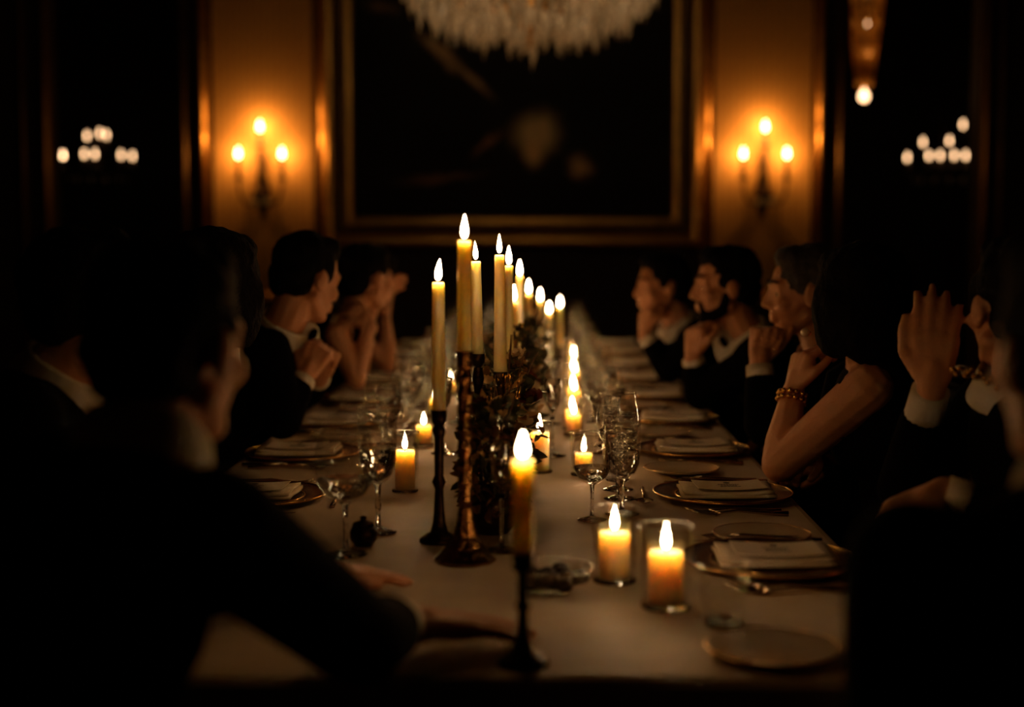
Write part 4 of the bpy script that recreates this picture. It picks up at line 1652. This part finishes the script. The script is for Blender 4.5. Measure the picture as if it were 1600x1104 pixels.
def stick_plain(label, loc, h, m='dark_bronze', base=0.036, sh=0.0095, cup=0.0145):
    t = thing('candlestick', label, 'candlestick', loc, 0, 'candlesticks along the table')
    obj('base', lathe(B(), [(0, 0), (base, 0), (base, 0.005), (base * 0.8, 0.010), (base * 0.45, 0.018), (sh * 1.2, 0.035)], 24, close=False), m, t)
    k = (h - 0.035)
    obj('shaft', lathe(B(), [(sh * 1.2, 0.035), (sh, 0.035 + k * 0.1), (sh * 0.8, 0.035 + k * 0.3), (sh * 1.35, 0.035 + k * 0.36), (sh * 0.85, 0.035 + k * 0.42), (sh * 0.9, 0.035 + k * 0.75),
                             (sh * 1.3, 0.035 + k * 0.82), (sh * 0.9, h - 0.028)], 16, close=False), m, t)
    obj('cup', lathe(B(), [(sh * 0.9, h - 0.028), (cup * 0.9, h - 0.022), (cup, h), (cup * 0.93, h), (cup * 0.85, h - 0.012), (0, h - 0.012)], 18, close=False), m, t)
    return t


SEAT = 0.0115


def candle_set(kind, label, clabel, px, d, y_cup, y_top, w, base_y=None, lean=(0, 0), fl=(0.036, 0.0066, 0.0), m=None, taperk=0.84, bx=None):
    """a candlestick on the table and the candle in it, from the pixel rows of cup and candle top at depth d"""
    x = P(bx if bx is not None else px, 500, d).x
    loc = V((x, d, TT))
    h = P(px, y_cup, d).z - TT
    top = P(px, y_top, d).z - TT
    if kind == 'trumpet':
        stick_trumpet(label, loc, h, m or 'bronze')
    else:
        stick_plain(label, loc, h, m or 'dark_bronze')
    taper(clabel, loc + V((0, 0, h - SEAT)), top - h + SEAT, w / 2, w / 2 * taperk, lean, fl[0], fl[1], fl[2])


candle_set('trumpet', 'tall faceted bronze candlestick with wide trumpet foot', 'thickest and tallest taper, on the wide footed bronze candlestick', 726, 2.385, 548, 376, 0.0245, fl=(0.041, 0.0058, 0.0005), taperk=0.92)
candle_set('plain', 'dark slender candlestick beside the wide footed bronze one', 'straight taper with leaning flame on the dark slender candlestick', 685, 2.54, 640, 441, 0.0245, fl=(0.039, 0.0058, 0.003), taperk=0.88)
candle_set('plain', 'dark candlestick hidden behind the wide footed bronze one', 'slightly tilted taper just behind the tallest one', 747, 2.86, 552, 408, 0.0235, lean=(-0.022, 0), fl=(0.038, 0.0052, -0.0008), taperk=0.85)
candle_set('plain', 'dark candlestick among the gilded sprigs', 'tapering candle rising from the gilded sprigs', 782, 2.76, 580, 398, 0.0265, lean=(-0.008, 0), fl=(0.038, 0.0050, 0.0), taperk=0.70)
FAR = [(795, 3.45, 575, 415, 'taper partly hidden behind the sprig candle'), (803, 4.05, 575, 471, 'short taper between two taller ones'), (812, 4.15, 560, 432, 'taller blurred taper past the short one'),
       (826, 4.75, 545, 459, 'fourth taper from the far end of the centrepiece row'), (844, 5.25, 540, 471, 'third taper from the far end of the centrepiece row'),
       (858, 5.75, 545, 490, 'second taper from the far end of the centrepiece row'), (875, 6.35, 540, 480, 'last taper of the centrepiece row at the far end')]
for px, d, yc, yt, lb in FAR:
    candle_set('plain', 'dark candlestick under the ' + lb, lb, px, d, yc, yt, 0.024, fl=(0.046, 0.0070, 0.0))
# foreground candle on a thin black stick
fx = P(817, 900, 1.80).x
fh = P(817, 862, 1.80).z - TT
stick_plain('thin black iron candlestick standing alone at the near table edge', (fx, 1.80, TT), fh, 'black_iron', 0.034, 0.0078, 0.015)
taper('stubby taper on the thin black stick at the near table edge', (fx, 1.80, TT + fh - SEAT), P(817, 718, 1.80).z - TT - fh + SEAT, 0.0138, 0.0134, fh=0.034, fr=0.0066)


# votive candles in glasses
def votive(label, loc, r, h, gr, gh, fh=0.036, power=VOTIVE_W):
    g = glass_thing('votive_glass', [(gr * 0.90, 0.004), (gr * 0.94, gh * 0.3), (gr, gh)], None, [(0, 0), (gr * 0.9, 0), (gr * 0.92, 0.004), (0, 0.006)], group='votive glasses', bowl_m='glass',
                    label='glass holder around the ' + label, cat='candle holder')
    g.location = loc
    t = thing('votive_candle', label, 'candle', loc + V((0, 0, 0.0065)), 0, 'small candles in glasses')
    obj('wax', lathe(B(), [(0, 0), (r, 0), (r * 1.01, h * 0.5), (r * 1.03, h - 0.004), (r * 0.98, h), (r * 0.7, h - 0.003), (0, h - 0.004)], 24), 'wax', t)
    add_flame(t, h - 0.002, fh, 0.0062, 0.0, power)


vt = V((0, 0, 0.0008))
votive('short candle in a glass beside the dish of sweets', TP(960, 908) + vt, 0.0245, 0.074, 0.038, 0.118, 0.040)
votive('short candle in a glass nearest the low tumbler', TP(1040, 948) + vt, 0.0255, 0.078, 0.040, 0.122, 0.041)
votive('dripped short candle in a glass behind the straight goblet', TP(633, 768) + vt, 0.0215, 0.084, 0.031, 0.130, 0.034)
votive('short candle in a glass just left of the chain of votives', TP(843, 738) + vt, 0.0225, 0.088, 0.033, 0.118, 0.042)
votive('short candle in a glass behind the crystal goblets', TP(912, 742) + vt, 0.0200, 0.045, 0.033, 0.100, 0.036)
ORD = ['first', 'second', 'third', 'fourth', 'fifth', 'sixth', 'seventh', 'eighth', 'ninth', 'tenth', 'eleventh', 'twelfth', 'thirteenth', 'fourteenth']
for k in range(14):
    d = 3.60 + 0.62 * (k // 2) + (0.335 if k % 2 == 0 else 0.455)
    if d > 7.5:
        continue
    votive(f'{ORD[k]} small candle of the right hand row', onT(0.197 + 0.008 * k - 0.010 * (k % 2), d, TT), 0.020, 0.050, 0.031, 0.085, 0.036)
for k in range(6):
    d = 3.54 + 0.61 * k + 0.20
    votive(f'{ORD[k]} small candle of the left hand row', onT(-0.205 - 0.012 * (k % 2), d, TT), 0.020, 0.046, 0.031, 0.085, 0.032)


# ------------------------------------------------------------------ flowers along the centre
def leaf_quad(bm, p, d, n, L, W):
    s = d.cross(n).normalized()
    up = s.cross(d).normalized()
    v = [bm.verts.new(p), bm.verts.new(p + d * L * 0.35 + s * W + up * 0.1 * L), bm.verts.new(p + d * L * 0.4), bm.verts.new(p + d * L * 0.35 - s * W + up * 0.1 * L),
         bm.verts.new(p + d * L * 0.75 + s * W * 0.7), bm.verts.new(p + d * L * 0.75 - s * W * 0.7), bm.verts.new(p + d * L - up * 0.12 * L)]
    bm.faces.new((v[0], v[2], v[1]))
    bm.faces.new((v[0], v[3], v[2]))
    bm.faces.new((v[1], v[2], v[4]))
    bm.faces.new((v[2], v[3], v[5]))
    bm.faces.new((v[4], v[2], v[6]))
    bm.faces.new((v[2], v[5], v[6]))


def flower_bm(rn, R):
    bm = B()
    for ring, (n, tilt, s) in enumerate(((6, 0.25, 1.0), (6, 0.75, 0.8), (5, 1.15, 0.55))):
        for k in range(n):
            a = 2 * PI * k / n + ring * 0.5 + rn.uniform(-.1, .1)
            d = V((math.cos(a) * math.cos(tilt), math.sin(a) * math.cos(tilt), math.sin(tilt)))
            sd = V((-math.sin(a), math.cos(a), 0))
            up = sd.cross(d) * -1
            L, W = R * s, R * s * 0.48
            g = []
            for i in range(4):
                f = i / 3
                ww = W * (0.35, 0.95, 1.0, 0.55)[i]
                c = d * (L * f) + up * (L * 0.25 * f * f)
                g.append([bm.verts.new(c + sd * (ww * q) + up * (0.12 * L * q * q)) for q in (-1, 0, 1)])
            for i in range(3):
                for q in range(2):
                    bm.faces.new((g[i][q], g[i][q + 1], g[i + 1][q + 1], g[i + 1][q]))
    return bm


def arrangement(label, u, d, h, rx, ry, seed, nfl, mats):
    rn = random.Random(seed)
    t = thing('flower_arrangement', label, 'flowers', onT(u, d, TT), 0, 'flower arrangements along the table centre')
    obj('vase', lathe(B(), [(0, 0), (0.03, 0), (0.045, 0.02), (0.048, 0.05), (0.038, 0.085), (0.034, 0.085), (0.042, 0.05), (0, 0.02)], 24), 'dark_bronze', t)
    for mname, cnt in (('leaf', 260), ('dry_leaf', 90)):
        bm = B()
        for k in range(cnt):
            th, z = rn.uniform(0, 2 * PI), rn.random()
            rr = math.sqrt(rn.random()) * (0.55 + 0.45 * math.sin(PI * min(1, z + 0.15)))
            p = V((rx * rr * math.cos(th), ry * rr * math.sin(th), 0.04 + (h - 0.05) * z))
            dr = (V((math.cos(th), math.sin(th), 0)) * rn.uniform(0.4, 1) + V((rn.uniform(-.5, .5), rn.uniform(-.5, .5), rn.uniform(-.5, .9)))).normalized()
            n = V((rn.uniform(-1, 1), rn.uniform(-1, 1), rn.uniform(0.2, 1))).normalized()
            leaf_quad(bm, p, dr, n, rn.uniform(0.022, 0.042), rn.uniform(0.007, 0.012))
        o = obj('foliage' if mname == 'leaf' else 'dry_foliage', bm, mname, t)
        o['kind'] = 'stuff'
    for k in range(nfl):
        th = 2 * PI * k / nfl + rn.uniform(-.4, .4)
        z = rn.uniform(0.45, 0.95)
        rr = 0.85 if z < 0.8 else 0.4
        p = V((rx * rr * math.cos(th), ry * rr * math.sin(th), h * z))
        f = obj('flower', flower_bm(rn, rn.uniform(0.020, 0.032)), mats[k % len(mats)], t, loc=p)
        f.rotation_euler = (-math.sin(th) * rn.uniform(0.3, 1.0), math.cos(th) * rn.uniform(0.3, 1.0), rn.random() * 6)
    for k in range(9):
        th = rn.uniform(0, 2 * PI)
        e = V((rx * 1.05 * math.cos(th), ry * 1.05 * math.sin(th), h * rn.uniform(0.9, 1.18)))
        obj('twig', tube(B(), bez((0, 0, 0.06), (0, 0, h * 0.5), (e.x * 0.6, e.y * 0.6, h * 0.8), e, 6), [0.002] * 4 + [0.0015] * 2 + [0.0008], 5), 'twig', t)
    return t


arrangement('dark leafy arrangement around the near candlesticks', 0.015, 2.62, 0.25, 0.055, 0.075, 1, 7, ['dark_petal', 'petal'])
arrangement('leafy arrangement with small gold blooms behind the sprig candle', 0.025, 3.10, 0.30, 0.075, 0.11, 2, 9, ['petal', 'pale_petal', 'dark_petal'])
arrangement('lush dark arrangement past the tilted taper, petals lit amber', 0.03, 3.76, 0.33, 0.085, 0.14, 3, 12, ['petal', 'dark_petal', 'pale_petal'])
arrangement('amber lit arrangement midway along the table', 0.04, 4.47, 0.30, 0.09, 0.15, 4, 12, ['petal', 'pale_petal'])
arrangement('blurred arrangement between the last three tapers', 0.05, 5.73, 0.26, 0.09, 0.15, 5, 10, ['petal', 'dark_petal'])

# gilded sprigs by the tapering candle
sg = thing('gilded_sprig', 'wiry gilded sprigs around the foot of the tapering candle', 'sprig', V((P(790, 600, 2.72).x, 2.72, TT)))
rn = random.Random(5)
for k in range(11):
    th = rn.uniform(0, 2 * PI)
    e = V((0.030 * math.cos(th), 0.03 * math.sin(th), rn.uniform(0.22, 0.30)))
    st = obj('stalk', tube(B(), bez((0, 0, 0.0), (0, 0, 0.12), (e.x * .3, e.y * .3, 0.2), e, 8), 0.0011, 5), 'gold', sg)
    for q in range(4):
        obj('bud', ellipsoid(B(), e * (0.80 + 0.065 * q) + V((rn.uniform(-.008, .008), rn.uniform(-.008, .008), 0)), (0.0022, 0.0022, 0.003), None, 6), 'gold', st)
